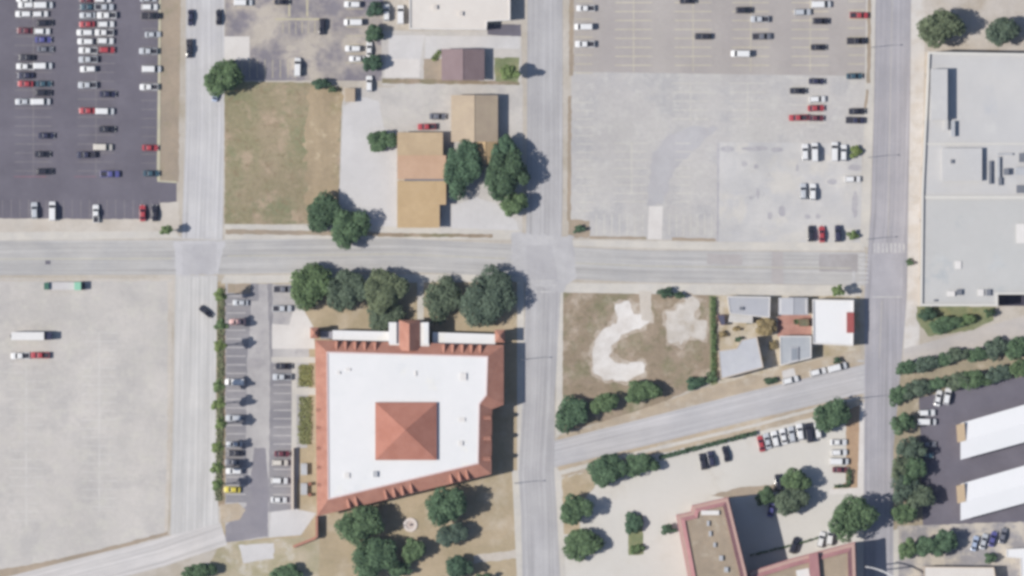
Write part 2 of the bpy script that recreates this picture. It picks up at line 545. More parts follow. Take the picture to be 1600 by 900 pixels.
sheet('gravel_patch', [(1078, 462), (1092, 470), (1086, 500), (1102, 502), (1098, 530), (1080, 525), (1064, 540), (1044, 534), (1040, 486), (1060, 478)], ground_mat('thin_gravel', (216, 209, 201), (204, 195, 184), 0.3, patch=[((184, 170, 150), 0.2, 0.55, 0.68, 0.7)], fine=0.1), 4.5)
sheet('gravel_path', [(998, 455), (1018, 455), (1018, 502), (1002, 500)], tan, 1.0)
sheet('house_yard', [(1116, 461), (1344, 463), (1344, 556), (1230, 582), (1118, 604)], ground_mat('yard_mix', (206, 196, 180), (184, 168, 140), 0.22, patch=[((160, 150, 112), 0.2, 0.56, 0.7, 0.6)], fine=0.12), 0.8)
sheet('hedge_bed', [(1108, 462), (1119, 462), (1121, 603), (1110, 606)], lawn, 1.0)
sheet('brick_court', rect(1215, 492, 1268, 526), brickpave)
sheet('verge', [(872, 682), (1000, 640), (1110, 603), (1215, 578), (1345, 545), (1345, 574), (1230, 600), (1100, 634), (870, 700)], verge, 1.0)
sheet('driveway', [(1222, 580), (1240, 575), (1250, 606), (1226, 612)], lightcon, 0.6)
sheet('motel_lot', [(876, 742), (1000, 708), (1180, 668), (1346, 628), (1350, 910), (880, 910)], cream_lot)
sheet('verge', [(872, 728), (1000, 698), (1180, 655), (1346, 610), (1346, 632), (1180, 676), (1000, 716), (874, 748)], verge, 1.0)
sheet('footpath', [(876, 735), (1000, 704), (1180, 662), (1344, 618), (1344, 623), (1180, 667), (1000, 710), (876, 742)], cream, 0.4)
sheet('corner_soil', [(878, 748), (925, 735), (930, 760), (905, 790), (905, 830), (880, 835)], yard, 1.2)
sheet('footpath', [(866, 728), (877, 738), (884, 910), (874, 910)], cream)
sheet('mulch_bed', [(1322, 640), (1345, 632), (1342, 762), (1300, 764), (1322, 754)], bed, 0.8)
sheet('pavement', [(1344, 630), (1355, 628), (1352, 772), (1296, 772), (1296, 764), (1340, 762)], whitecon, 0.4)
sheet('planting_island', [(980, 806), (1004, 804), (1006, 866), (982, 868)], lawn, 1.0)
sheet('motel_bed', [(1110, 774), (1160, 761), (1215, 756), (1215, 768), (1140, 778)], brown, 1.2)
# --- east side of the right-hand street
sheet('corner_yard', [(1432, -90), (1690, -90), (1690, 84), (1430, 80)], ground_mat('pale_yard', (204, 196, 188), (192, 182, 170), 0.1, patch=[((176, 160, 138), 0.1, 0.55, 0.7, 0.6)]))
sheet('pavement', [(1424, -90), (1446, -90), (1442, 300), (1436, 545), (1412, 545), (1416, 400), (1420, 200)], ground_mat('tree_pit_walk', (213, 208, 203), (205, 197, 188), 0.25, (0.45, 0.62), fine=0.06))
sheet('planter_bed', [(1432, 478), (1556, 480), (1552, 500), (1520, 516), (1450, 526), (1432, 500)], lawn, 1.4)
sheet('alley', [(1412, 545), (1520, 516), (1690, 468), (1690, 524), (1500, 556), (1410, 585)], ground_mat('alley_concrete', (201, 193, 186), (192, 186, 182), 0.15, stretch=(0.4, 1, 1), fine=0.06))
sheet('verge', [(1408, 574), (1500, 558), (1690, 524), (1690, 590), (1440, 622), (1448, 830), (1392, 840), (1392, 610)], ground_mat('verge_soil', (160, 150, 128), (176, 162, 138), 0.2, patch=[((205, 194, 176), 0.2, 0.58, 0.7, 0.7)], fine=0.14), 1.0)  # tan verge soil with paler patches
sheet('warehouse_yard', [(1436, 622), (1500, 606), (1690, 572), (1690, 812), (1460, 830), (1442, 820)], dark_asphalt, 0.6)
sheet('rear_yard', [(1402, 822), (1690, 812), (1690, 910), (1402, 910)], ground_mat('rear_mix', (204, 194, 180), (160, 156, 158), 0.16, (0.42, 0.58), fine=0.12), 0.8)
sheet('pavement', [(1392, 830), (1404, 826), (1404, 910), (1394, 910)], cream)

# --- streets
strip('street', [(856, 712, 40), (1000, 677, 42), (1180, 632, 44), (1368, 588, 44)], ground_mat('side_street', (198, 195, 196), (192, 190, 192), 0.1, uv=True, fine=0.05, blotch=0.03))
strip('street', [(852, -200, 54), (851, 300, 56), (848, 470, 54), (842, 620, 50), (838, 740, 56), (842, 800, 56), (853, 1100, 64)], road)
strip('street', [(1398, -200, 54), (1394, 150, 56), (1390, 330, 58), (1384, 460, 66), (1380, 560, 58), (1373, 700, 46), (1372, 1100, 48)], road_d)
strip('street', [(321, -200, 60), (320, 200, 60), (316, 374, 64)], road_l)
strip('street', [(307, 430, 66), (304, 640, 66), (304, 836, 76)], ground_mat('lower_concrete_street', (208, 205, 202), (202, 200, 198), 0.1, uv=True, fine=0.04, blotch=0.02))
strip('street', [(-300, 1008, 50), (100, 902, 46), (250, 864, 44), (350, 834, 36)], ground_mat('diagonal_concrete', (214, 209, 206), (208, 204, 202), 0.1, uv=True, fine=0.04, blotch=0.02))
strip('street', [(-300, 404, 54), (300, 402, 54), (620, 398, 52), (850, 409, 50), (1000, 416, 50), (1352, 420, 52)], ground_mat('cross_street_asphalt', (193, 190, 187), (185, 183, 182), 0.1, uv=True, fine=0.05, blotch=0.03))
sheet('intersection', [(272, 377), (352, 377), (340, 428), (274, 430)], ground_mat('junction_concrete', (203, 201, 203), (196, 194, 197), 0.15, fine=0.05), 1.5)
sheet('asphalt_patch', [(284, 382), (338, 381), (338, 428), (284, 430)], ground_mat('junction_inner', (195, 193, 195), (189, 187, 190), 0.15, fine=0.06), 1.5)
sheet('intersection', [(800, 364), (896, 368), (902, 432), (878, 458), (822, 440), (797, 424)], ground_mat('junction_pale', (199, 197, 198), (188, 186, 188), 0.12, fine=0.06), 3.0)
sheet('asphalt_patch', [(822, 384), (862, 382), (872, 440), (824, 436)], ground_mat('junction_dark', (190, 188, 190), (184, 182, 185), 0.12, fine=0.05), 0.8)
sheet('asphalt_patch', [(1280, 397), (1340, 397), (1340, 426), (1280, 424)], ground_mat('road_patch', (168, 163, 162), (176, 172, 172), 0.2, fine=0.06), 0.6)
sheet('asphalt_patch', [(1206, 394), (1224, 394), (1224, 444), (1206, 442)], ground_mat('road_patch_two', (180, 174, 172), (186, 180, 178), 0.2, fine=0.06), 0.6)
sheet('asphalt_patch', [(1105, 396), (1160, 398), (1160, 414), (1105, 412)], MATS['road_patch_two'], 0.8)
sheet('asphalt_patch', [(1362, 396), (1412, 396), (1410, 462), (1362, 462)], ground_mat('junction_east', (172, 170, 176), (180, 178, 184), 0.15, fine=0.05), 0.6)

sheet('asphalt_patch', [(71, 407), (79, 407), (79, 413), (71, 413)], ground_mat('tar_patch', (112, 110, 122), (120, 116, 126), 0.3), 0.6)

# --- painted markings
pale = ground_mat('faded_paint', (214, 208, 192), (200, 194, 182), 0.6, fine=0.1)
paled = ground_mat('faded_paint_dark', (146, 142, 142), (134, 130, 136), 0.6, fine=0.1)
yell = ground_mat('faded_yellow_paint', (204, 194, 160), (192, 184, 164), 0.5, fine=0.1)
white_p = ground_mat('white_paint', (206, 204, 202), (190, 188, 190), 0.5, fine=0.1)
seg = []
for cx in (52, 150):
    for k in range(-2, 20):
        seg.append((cx - 29, 1 + 14 * k, cx + 29, 1 + 14 * k))
    seg.append((cx, -40, cx, 276))
for k in range(-2, 20):
    seg.append((221, 3 + 14 * k, 246, 3 + 14 * k))
for k in range(0, 19):
    seg.append((4 + 13.6 * k, 312, 4 + 13.6 * k, 340))
marks('parking_lines', seg, paled, 0.2)
marks('parking_lines', [(22, 276, 72, 276, 0.35), (116, 276, 150, 276, 0.25)], ground_mat('faded_red_paint', (150, 110, 122), (140, 112, 126), 0.5))
seg = []
for cx, y0, y1 in ((990, -40, 112), (1083, -40, 112), (1173, -40, 112), (1266, -40, 112)):
    for k in range(12):
        y = 4 + 14 * k - 28
        if y < y1:
            seg.append((cx - 29, y, cx + 29, y, 0.3))
    seg.append((cx, y0, cx, y1, 0.25))
for k in range(9):
    seg.append((899, 2 + 14 * k, 926, 2 + 14 * k, 0.3))
    seg.append((1325, 2 + 14 * k, 1351, 2 + 14 * k, 0.3))
marks('parking_lines', seg, ground_mat('faded_tan_paint', (208, 199, 176), (198, 189, 170), 0.4), 0.3)
seg = []
for cx, y0, y1 in ((1079, 130, 190), (1168, 130, 200), (1262, 122, 196)):
    y = y0
    while y < y1:
        seg.append((cx - 28, y, cx + 28, y))
        y += 14
    seg.append((cx, y0, cx, y1))
for k in range(14):
    seg.append((900, 160 + 13 * k, 928, 160 + 13 * k))
for k in range(8):
    seg.append((960, 224 + 13 * k, 1012, 224 + 13 * k))
    seg.append((1055, 224 + 13 * k, 1080, 224 + 13 * k))
seg.append((987, 222, 987, 302, 0.3))
for k in range(7):
    seg.append((932 + 12 * k, 335, 932 + 12 * k, 368))
    seg.append((1046 + 11 * k, 335, 1046 + 11 * k, 368))
marks('parking_lines', seg, ground_mat('faded_lot_paint', (216, 212, 200), (208, 204, 194), 0.4), 0.2)
seg = []
for cx, y0, y1 in ((41, 555, 820), (155, 520, 800)):
    y = y0
    while y < y1:
        seg.append((cx - 27, y, cx + 27, y))
        y += 13.6
    seg.append((cx, y0, cx, y1, 0.35))
marks('parking_lines', seg, ground_mat('faded_grey_lot_paint', (215, 211, 206), (206, 202, 197), 0.4), 0.22)
seg = [(354, 462 + 13.5 * k, 384, 462 + 13.5 * k) for k in range(25)]
seg += [(427, 575 + 13.2 * k, 455, 575 + 13.2 * k) for k in range(17)]
marks('parking_lines', seg, ground_mat('drive_paint', (200, 196, 194), (190, 186, 186), 0.4), 0.3)
seg = [(366 + 12 * k, 93, 366 + 12 * k, 122) for k in range(9)] + [(452, -20, 452, 26, 0.7), (480, -20, 480, 26, 0.7), (430, 30, 500, 30, 0.6)]
seg += [(442 + 10 * k, 34, 442 + 10 * k, 52) for k in range(6)] + [(540, 0 + 14 * k, 568, 14 * k) for k in range(8)]
marks('parking_lines', seg, yell, 0.22)
# centre lines and crosswalks
marks('centre_line', [(-90, 405, 268, 404, 0.35), (356, 400, 620, 397, 0.3), (620, 397, 790, 404, 0.3), (900, 411, 1010, 416, 0.3), (1010, 416, 1330, 419, 0.3)], ground_mat('road_yellow', (198, 192, 174), (190, 186, 172), 0.5), 0.3)
marks('centre_line', [(1396, -90, 1391, 150, 0.2), (1391, 150, 1388, 370, 0.2), (1378, 470, 1374, 560, 0.2)], ground_mat('road_yellow_two', (192, 186, 176), (184, 180, 174), 0.5), 0.2)
seg = [(1366 + 6.6 * k, 380, 1366 + 6.6 * k, 395, 0.55) for k in range(8)]
seg += [(1342, 399 + 7 * k, 1357, 399 + 7 * k, 0.5) for k in range(7)]
seg += [(1340, 564 + 9 * k, 1350, 564 + 9 * k, 0.5) for k in range(5)]
seg += [(1334, 424, 1334, 442, 0.8), (1363, 464, 1410, 464, 0.35)]
marks('crosswalk', seg, white_p)
seg = [(836, 446, 868, 446, 0.4), (836, 456, 868, 456, 0.4), (838, 372, 868, 372, 0.5), (824, 440, 868, 438, 0.4), (270, 372, 346, 372, 0.3), (274, 432, 338, 432, 0.3)]
marks('stop_line', seg, white_p)

# ------------------------------------------------------------------ vehicles
PAINT = {
    'white': (236, 236, 236), 'silver': (196, 200, 206), 'grey': (120, 122, 132), 'black': (46, 47, 60), 'navy': (52, 54, 82),
    'red': (188, 66, 74), 'maroon': (120, 56, 68), 'blue': (92, 92, 158), 'yellow': (228, 208, 70), 'teal': (60, 92, 108),
    'pale blue': (176, 192, 220), 'cream': (222, 214, 202), 'pink': (226, 176, 170), 'pale green': (150, 212, 180), 'dark green': (70, 120, 100)}


def paint(c):
    return plain('car_paint_' + c.replace(' ', '_'), PAINT[c], 0.35, 0.0, 0.45, 0.5)


glass = plain('car_glass', (40, 42, 56), 0.12, 0.0, 0.5)
tyre = plain('tyre_rubber', (38, 38, 42), 0.85)
liner = plain('bed_liner', (56, 56, 68), 0.8)
lampm = plain('lamp_lens', (230, 230, 225), 0.2)


def loft(m, st):
    n = 8
    b = len(m.v)
    for x, w, zb, zm, zt in st:
        for y, z in ((-w * .94, zb), (-w, zm), (-w * .95, zt - .06), (-w * .8, zt), (w * .8, zt), (w * .95, zt - .06), (w, zm), (w * .94, zb)):
            m.v.append((x, y, z))
    for i in range(len(st) - 1):
        for k in range(n):
            a, c = b + i * n + k, b + i * n + (k + 1) % n
            m.f.append((a, c, c + n, a + n))
    m.f.append(tuple(b + k for k in range(n))[::-1])
    e = b + (len(st) - 1) * n
    m.f.append(tuple(e + k for k in range(n)))


def cabin(m, x0, x1, w0, z0, t0, t1, w1, z1):
    """tapered cabin; returns its four slopes"""
    B = [(x0, -w0, z0), (x1, -w0, z0), (x1, w0, z0), (x0, w0, z0)]
    T = [(t0, -w1, z1 - .03), (t1, -w1, z1 - .03), (t1, w1, z1 - .03), (t0, w1, z1 - .03)]
    e = 0.10
    R = [(t0 + e, -w1 + e, z1), (t1 - e, -w1 + e, z1), (t1 - e, w1 - e, z1), (t0 + e, w1 - e, z1)]
    m.add(B + T + R, [(0, 1, 5, 4), (1, 2, 6, 5), (2, 3, 7, 6), (3, 0, 4, 7), (4, 5, 9, 8), (5, 6, 10, 9), (6, 7, 11, 10), (7, 4, 8, 11), (8, 9, 10, 11)])
    return {'rear': (B[3], B[0], T[0], T[3]), 'front': (B[1], B[2], T[2], T[1]), 'right': (B[0], B[1], T[1], T[0]), 'left': (B[2], B[3], T[3], T[2])}


def pane(q, inset=0.1, proud=0.02):
    q = [Vector(p) for p in q]
    c = sum(q, Vector()) / 4
    nrm = (q[1] - q[0]).cross(q[3] - q[0]).normalized()
    pts = [p + (c - p).normalized() * inset + nrm * proud for p in q]
    back = [p - nrm * (proud - 0.004) for p in pts]
    m = MB()
    m.add(pts + back, [(0, 1, 2, 3), (0, 4, 5, 1), (1, 5, 6, 2), (2, 6, 7, 3), (3, 7, 4, 0)])
    return m


def car_kind(kind):
    parts = []
    m = MB()
    r = 0.33
    if kind == 'sedan':
        L = 4.75
        loft(m, [(-2.37, .70, .35, .55, .74), (-2.2, .84, .25, .6, .93), (-1.6, .9, .22, .6, .98), (-.2, .92, .22, .6, .95), (1.0, .91, .22, .6, .95), (1.9, .87, .22, .55, .83), (2.22, .8, .25, .5, .74), (2.37, .66, .35, .5, .64)])
        q = cabin(m, -1.75, 1.1, .80, .93, -1.05, .28, .62, 1.45)
        wx = (1.42, -1.42)
    elif kind == 'suv':
        L = 4.8
        loft(m, [(-2.4, .78, .4, .7, 1.0), (-2.25, .9, .3, .7, 1.08), (-1.2, .95, .28, .7, 1.1), (.9, .95, .28, .7, 1.08), (1.9, .92, .28, .65, .98), (2.25, .84, .32, .6, .9), (2.4, .7, .4, .6, .78)])
        q = cabin(m, -2.25, 1.15, .86, 1.06, -1.95, .35, .70, 1.76)
        wx = (1.45, -1.45)
        r = .37
    elif kind == 'pickup':
        L = 5.5
        loft(m, [(-2.75, .9, .45, .75, 1.05), (-2.6, .96, .42, .75, 1.1), (-.7, .97, .38, .75, 1.1), (1.2, .97, .35, .75, 1.1), (2.2, .94, .35, .7, 1.04), (2.6, .88, .38, .65, .96), (2.75, .74, .45, .65, .84)])
        q = cabin(m, -.85, 1.45, .88, 1.08, -.6, .7, .72, 1.8)
        bd = MB()
        bd.box((-1.75, 0, 1.112), (1.62, 1.44, .02))
        parts.append(('cargo_bed', bd, liner))
        m.box((-1.75, -.83, 1.15), (1.8, .12, .12)).box((-1.75, .83, 1.15), (1.8, .12, .12)).box((-2.63, 0, 1.15), (.1, 1.6, .12))
        wx = (1.75, -1.65)
        r = .39
    elif kind == 'van':
        L = 5.6
        loft(m, [(-2.8, .92, .4, 1.0, 1.3), (-2.7, 1.0, .35, 1.0, 1.36), (1.0, 1.0, .32, .9, 1.34), (1.9, .98, .32, .8, 1.16), (2.6, .9, .35, .7, .98), (2.8, .74, .45, .65, .82)])
        q = cabin(m, -2.68, 1.75, .95, 1.3, -2.55, .9, .84, 2.15)
        wx = (1.8, -1.75)
        r = .37
    parts.insert(0, ('body', m, None))
    parts.append(('windscreen', pane(q['front']), glass))
    parts.append(('rear_window', pane(q['rear']), glass))
    parts.append(('side_window', pane(q['left'], .12), glass))
    parts.append(('side_window', pane(q['right'], .12), glass))
    for x in wx:
        for sgn in (-1, 1):
            w = MB()
            w.tube((x, sgn * .70, r), (x, sgn * .93, r), r, r, 12)
            parts.append(('wheel', w, tyre))
    xh = max(v[0] for v in m.v) - .13
    for sgn in (-1, 1):
        h = MB()
        h.box((xh, sgn * .56, .70 if kind == 'sedan' else .80), (.2, .28, .12))
        parts.append(('headlight', h, lampm))
    return [(n, mb.mesh(kind + '_' + n), mt) for n, mb, mt in parts]


KINDS = {k: car_kind(k) for k in ('sedan', 'suv', 'pickup', 'van')}
for k in KINDS:
    for n, me, mt in KINDS[k]:
        me.materials.append(mt or paint('white'))
TYPEWORD = {'sedan': 'sedan', 'suv': 'SUV', 'pickup': 'pickup truck', 'van': 'van'}
ORD = ['', 'first', 'second', 'third', 'fourth', 'fifth', 'sixth', 'seventh', 'eighth', 'ninth', 'tenth', 'eleventh', 'twelfth', 'thirteenth', 'fourteenth', 'fifteenth', 'sixteenth']


def make_car(px, py, ang, kind, color, label, group, scale=1.0):
    x, y = W(px, py)
    root = thing({'sedan': 'sedan_car', 'suv': 'suv_car', 'pickup': 'pickup_truck', 'van': 'passenger_van'}[kind], label, 'truck' if kind == 'pickup' else ('van' if kind == 'van' else 'car'), (x, y, zat(px, py)), math.radians(ang), group)
    root.scale = (scale, scale, scale)
    for n, me, mt in KINDS[kind]:
        o = bpy.data.objects.new(n, me)
        COL.objects.link(o)
        o.parent = root
        if mt is None:
            o.material_slots[0].link = 'OBJECT'
            o.material_slots[0].material = paint(color)
    return root


CARS = {
    # row phrase: (sort axis, group, cars: (x, y, heading deg (0 = east, 90 = north), kind, colour))
    "of the dark lot's far left column": ('y', 'cars in the dark asphalt lot', [
        (38, -1, 180, 'sedan', 'white'), (41, 8, 180, 'suv', 'white'), (37, 22, 180, 'suv', 'white'), (39, 48, 180, 'sedan', 'maroon'), (42, 90, 180, 'sedan', 'black'),
        (40, 104, 180, 'pickup', 'white'), (40, 118, 180, 'sedan', 'navy'), (40, 131, 180, 'sedan', 'red'), (37, 159, 180, 'sedan', 'silver')]),
    "of the dark lot's second column": ('y', 'cars in the dark asphalt lot', [
        (68, 8, 0, 'van', 'white'), (63, 22, 0, 'suv', 'white'), (70, 36, 0, 'suv', 'black'), (66, 49, 0, 'suv', 'white'), (68, 62, 0, 'sedan', 'blue'),
        (71, 77, 0, 'sedan', 'grey'), (67, 103, 0, 'van', 'white'), (69, 131, 0, 'sedan', 'teal'), (68, 145, 0, 'suv', 'black'), (64, 159, 0, 'van', 'white'),
        (73, 212, 0, 'sedan', 'navy'), (67, 241, 0, 'sedan', 'black'), (70, 268, 0, 'suv', 'black')]),
    "of the dark lot's middle bay, left side": ('y', 'cars in the dark asphalt lot', [
        (137, -1, 180, 'sedan', 'maroon'), (138, 11, 180, 'sedan', 'teal'), (137, 24, 180, 'sedan', 'silver'), (136, 38, 180, 'sedan', 'red'), (133, 51, 180, 'suv', 'white'),
        (134, 65, 180, 'suv', 'white'), (138, 79, 180, 'pickup', 'white'), (138, 93, 180, 'pickup', 'silver'), (138, 108, 180, 'suv', 'white'), (137, 133, 180, 'pickup', 'silver'),
        (136, 173, 180, 'sedan', 'red'), (135, 242, 180, 'pickup', 'navy')]),
    "of the dark lot's middle bay, right side": ('y', 'cars in the dark asphalt lot', [
        (161, -1, 0, 'suv', 'white'), (163, 11, 0, 'pickup', 'silver'), (167, 24, 180, 'pickup', 'white'), (166, 38, 0, 'suv', 'white'), (163, 51, 180, 'pickup', 'white'),
        (165, 64, 0, 'suv', 'white'), (167, 78, 0, 'suv', 'red'), (169, 147, 0, 'sedan', 'navy'), (164, 174, 0, 'van', 'white'), (168, 202, 0, 'sedan', 'black'),
        (161, 230, 0, 'van', 'cream'), (172, 272, 0, 'pickup', 'blue')]),
    "of the column beside the brown strip": ('y', 'cars in the dark asphalt lot', [
        (232, -2, 0, 'sedan', 'silver'), (234, 11, 0, 'suv', 'white'), (236, 25, 0, 'pickup', 'black'), (239, 54, 0, 'sedan', 'silver'), (232, 80, 180, 'pickup', 'silver'),
        (237, 108, 0, 'van', 'white'), (233, 136, 180, 'pickup', 'white'), (235, 231, 0, 'sedan', 'red'), (237, 271, 0, 'sedan', 'teal')]),
    "of the row below the dark lot": ('x', 'cars in the dark asphalt lot', [
        (54, 329, 90, 'suv', 'silver'), (82, 330, 90, 'van', 'white'), (150, 334, 90, 'pickup', 'white'), (223, 333, 90, 'sedan', 'red'), (242, 333, 90, 'sedan', 'black')]),
    "parked along the top left street": ('x', 'cars parked on the street', [
        (296, 76, 270, 'pickup', 'black'), (298, 28, 270, 'sedan', 'navy'), (342, 27, 90, 'sedan', 'black')]),
    "on the worn asphalt lot": ('x', 'cars on the worn asphalt lot', [
        (380, 4, 0, 'van', 'white'), (441, 3, 0, 'sedan', 'black'), (465, 105, 90, 'van', 'white'), (503, 42, 270, 'suv', 'black')]),
    "of the column left of the small trees": ('y', 'cars beside the small round trees', [
        (551, 7, 180, 'suv', 'white'), (552, 35, 180, 'van', 'white'), (552, 76, 180, 'suv', 'white'), (558, 92, 180, 'sedan', 'white')]),
    "between the small trees and white building": ('x', 'cars by the white building', [
        (604, 20, 90, 'suv', 'white'), (626, 23, 90, 'van', 'white')]),
    "left of the small round trees' trunks": ('y', 'cars beside the small round trees', [
        (577, 77, 90, 'sedan', 'white'), (577, 131, 90, 'suv', 'white')]),
    "parked by the tan roofed buildings": ('x', 'cars by the tan roofed buildings', [
        (667, 198, 180, 'pickup', 'red'), (684, 182, 0, 'sedan', 'grey')]),
    "by the upper lot's left edge": ('y', 'cars in the upper right lot', [
        (915, 13, 180, 'pickup', 'white'), (912, 42, 180, 'van', 'white'), (914, 69, 180, 'pickup', 'white')]),
    "in the middle of the upper right lot": ('x', 'cars in the upper right lot', [
        (1075, 1, 0, 'sedan', 'black'), (1098, 57, 180, 'suv', 'black'), (1157, 84, 180, 'van', 'white'), (1162, 16, 0, 'suv', 'black'), (1187, 30, 180, 'pickup', 'silver'), (1190, 57, 0, 'pickup', 'grey')]),
    "in the right bay of the upper right lot": ('y', 'cars in the upper right lot', [
        (1283, 7, 0, 'van', 'white'), (1254, 19, 0, 'suv', 'silver'), (1282, 33, 0, 'suv', 'black'), (1279, 74, 0, 'sedan', 'black'),
        (1276, 127, 0, 'sedan', 'navy'), (1247, 142, 0, 'sedan', 'black'), (1277, 155, 0, 'suv', 'white'), (1275, 169, 0, 'sedan', 'red'),
        (1247, 184, 180, 'pickup', 'red'), (1275, 184.5, 0, 'sedan', 'maroon')]),
    "of the upper lot's right edge": ('y', 'cars in the upper right lot', [
        (1342, 24, 0, 'pickup', 'red'), (1338, 64, 0, 'pickup', 'black'), (1335, 119, 0, 'sedan', 'teal'), (1339, 174, 0, 'sedan', 'black'), (1336, 188, 0, 'pickup', 'navy')]),
    "of the top row on the patched lot": ('x', 'cars on the patched lot', [
        (1258, 238, 90, 'suv', 'white'), (1273, 238, 90, 'van', 'white'), (1304, 237, 90, 'van', 'white'), (1318, 239, 90, 'suv', 'white')]),
    "in the middle of the patched lot": ('x', 'cars on the patched lot', [
        (1255, 299, 90, 'suv', 'silver'), (1270, 300, 90, 'suv', 'white'), (1332, 280, 0, 'suv', 'white')]),
    "along the patched lot's lower edge": ('x', 'cars on the patched lot', [
        (1267, 365, 90, 'suv', 'black'), (1284, 366, 90, 'sedan', 'red'), (1309, 365, 90, 'suv', 'navy')]),
    "on the pale lot below the white lorry": ('x', 'vehicles on the pale lower left lot', [
        (32, 556, 180, 'pickup', 'white'), (63, 555, 180, 'pickup', 'red')]),
    "of the column under the palm row": ('y', 'cars beside the tiled building', [
        (376, 473, 180, 'sedan', 'silver'), (371, 503, 180, 'sedan', 'pink'), (367, 597, 180, 'van', 'white'), (366, 653, 180, 'suv', 'silver'), (366, 694, 180, 'sedan', 'silver'),
        (368, 708, 180, 'sedan', 'black'), (364, 722, 180, 'sedan', 'grey'), (366, 736, 180, 'suv', 'white'), (363, 765, 180, 'sedan', 'yellow')]),
    "of the column facing the tiled building": ('y', 'cars beside the tiled building', [
        (442, 452, 0, 'pickup', 'grey'), (441, 482, 0, 'pickup', 'silver'), (444, 572, 0, 'sedan', 'black'), (441, 589, 180, 'pickup', 'silver'), (441, 709, 0, 'sedan', 'maroon'), (438, 723, 0, 'suv', 'cream'),
        (437, 751, 0, 'suv', 'white'), (436, 781, 0, 'sedan', 'white')]),
    "on the diagonal street's upper kerb": ('x', 'cars parked on the diagonal street', [
        (1235, 594, 14, 'suv', 'white'), (1278, 581, 14, 'suv', 'white'), (1308, 574, 14, 'van', 'white')]),
    "of the slanted row under the hedge": ('x', 'cars in the motel lot', [
        (1098, 721, 102, 'suv', 'black'), (1111, 717, 102, 'suv', 'navy'), (1134, 709, 102, 'sedan', 'black'), (1189, 693, 102, 'sedan', 'red'), (1199, 689, 102, 'sedan', 'silver'),
        (1211, 686, 102, 'suv', 'white'), (1224, 682, 102, 'sedan', 'white'), (1237, 679, 100, 'suv', 'silver'), (1250, 675, 98, 'suv', 'white'), (1264, 676, 98, 'van', 'black'), (1278, 673, 96, 'suv', 'white')]),
    "of the column beside the mulch bed": ('y', 'cars in the motel lot', [
        (1310, 691, 0, 'sedan', 'white'), (1311, 707, 0, 'suv', 'white'), (1311, 721, 0, 'van', 'white'), (1313, 734, 0, 'sedan', 'maroon')]),
    "in the motel courtyard": ('x', 'cars in the motel lot', [
        (1205, 795, 80, 'sedan', 'blue'), (1216, 754, 95, 'suv', 'black'), (1241, 852, 70, 'suv', 'black'), (1283, 843, 75, 'suv', 'white'), (1297, 839, 80, 'suv', 'white')]),
    "beside the dark yard's trees": ('y', 'cars in the warehouse yard', [
        (1466, 622, 80, 'sedan', 'white'), (1480, 619, 80, 'suv', 'white'), (1448, 645, 0, 'suv', 'white'), (1448, 659, 0, 'van', 'white'), (1450, 694, 0, 'sedan', 'grey'), (1446, 711, 0, 'sedan', 'teal')]),
    "of the slanted row below the warehouses": ('x', 'cars below the white warehouses', [
        (1523, 849, 75, 'sedan', 'pale blue'), (1537, 846, 75, 'sedan', 'silver'), (1551, 842, 75, 'sedan', 'blue'), (1567, 837, 75, 'sedan', 'grey')]),
}
for row, (axis, grp, cars) in CARS.items():
    order = sorted(cars, key=lambda c: c[1] if axis == 'y' else c[0])
    frm = 'from the top' if axis == 'y' else 'from the left'
    for i, c in enumerate(order):
        x, y, a, kind, color = c
        word = f"{color} {TYPEWORD[kind]}"
        same = [d for d in order if d[3:5] == c[3:5]]
        if row.startswith('of'):
            pos = f"{ORD[i + 1]} {frm} {row}"
        elif len(same) == 1:
            pos = row
        else:
            pos = f"{ORD[same.index(c) + 1]} such {frm} {row}"
        make_car(x, y, a + random.uniform(-1.5, 1.5), kind, color, f"{word}, {pos}", grp, random.uniform(1.03, 1.11))
make_car(337, 147, 80, 'sedan', 'pale blue', 'pale blue sedan parked below the big tree over the top left street', 'cars parked on the street')
make_car(322, 487, -38, 'sedan', 'black', 'black sedan driving slantwise across the pale street left of the drive', 'cars driving on the street')

# lorries
wh_trail = plain('trailer_white', (232, 230, 228), 0.5, var=0.04)


def wheels(root, spots, r=.5, w=.3):
    ox, oy, oz = root['_o']
    for x, y in spots:
        MB().tube((ox + x, oy + y - w / 2, oz + r), (ox + x, oy + y + w / 2, oz + r), r, r, 14).build('wheel', tyre, root)


x, y = W(50, 525)
t = thing('semi_truck', 'long white box lorry with dark cab on the pale lower left lot', 'truck', (x, y, zat(50, 525)))
z0 = t['_o'][2]
MB().box((x - 1.2, y, z0 + 2.4), (10.2, 2.5, 2.8)).build('cargo_box', wh_trail, t)
MB().box((x - 1.0, y, z0 + .85), (11.5, .9, .25)).build('chassis', liner, t)
mb = MB()
mb.prism([(x + 4.1, y - 1.2), (x + 6.2, y - 1.15), (x + 6.35, y - .9), (x + 6.35, y + .9), (x + 6.2, y + 1.15), (x + 4.1, y + 1.2)], z0 + .5, z0 + 2.9, True)
mb.build('cab', paint('navy'), t)
MB().box((x + 6.36, y, z0 + 2.2), (.06, 2.0, .8)).build('windscreen', glass, t)
wheels(t, [(sx, sy) for sx in (-5, -3.8, 2.6, 5.2) for sy in (-1.05, 1.05)])

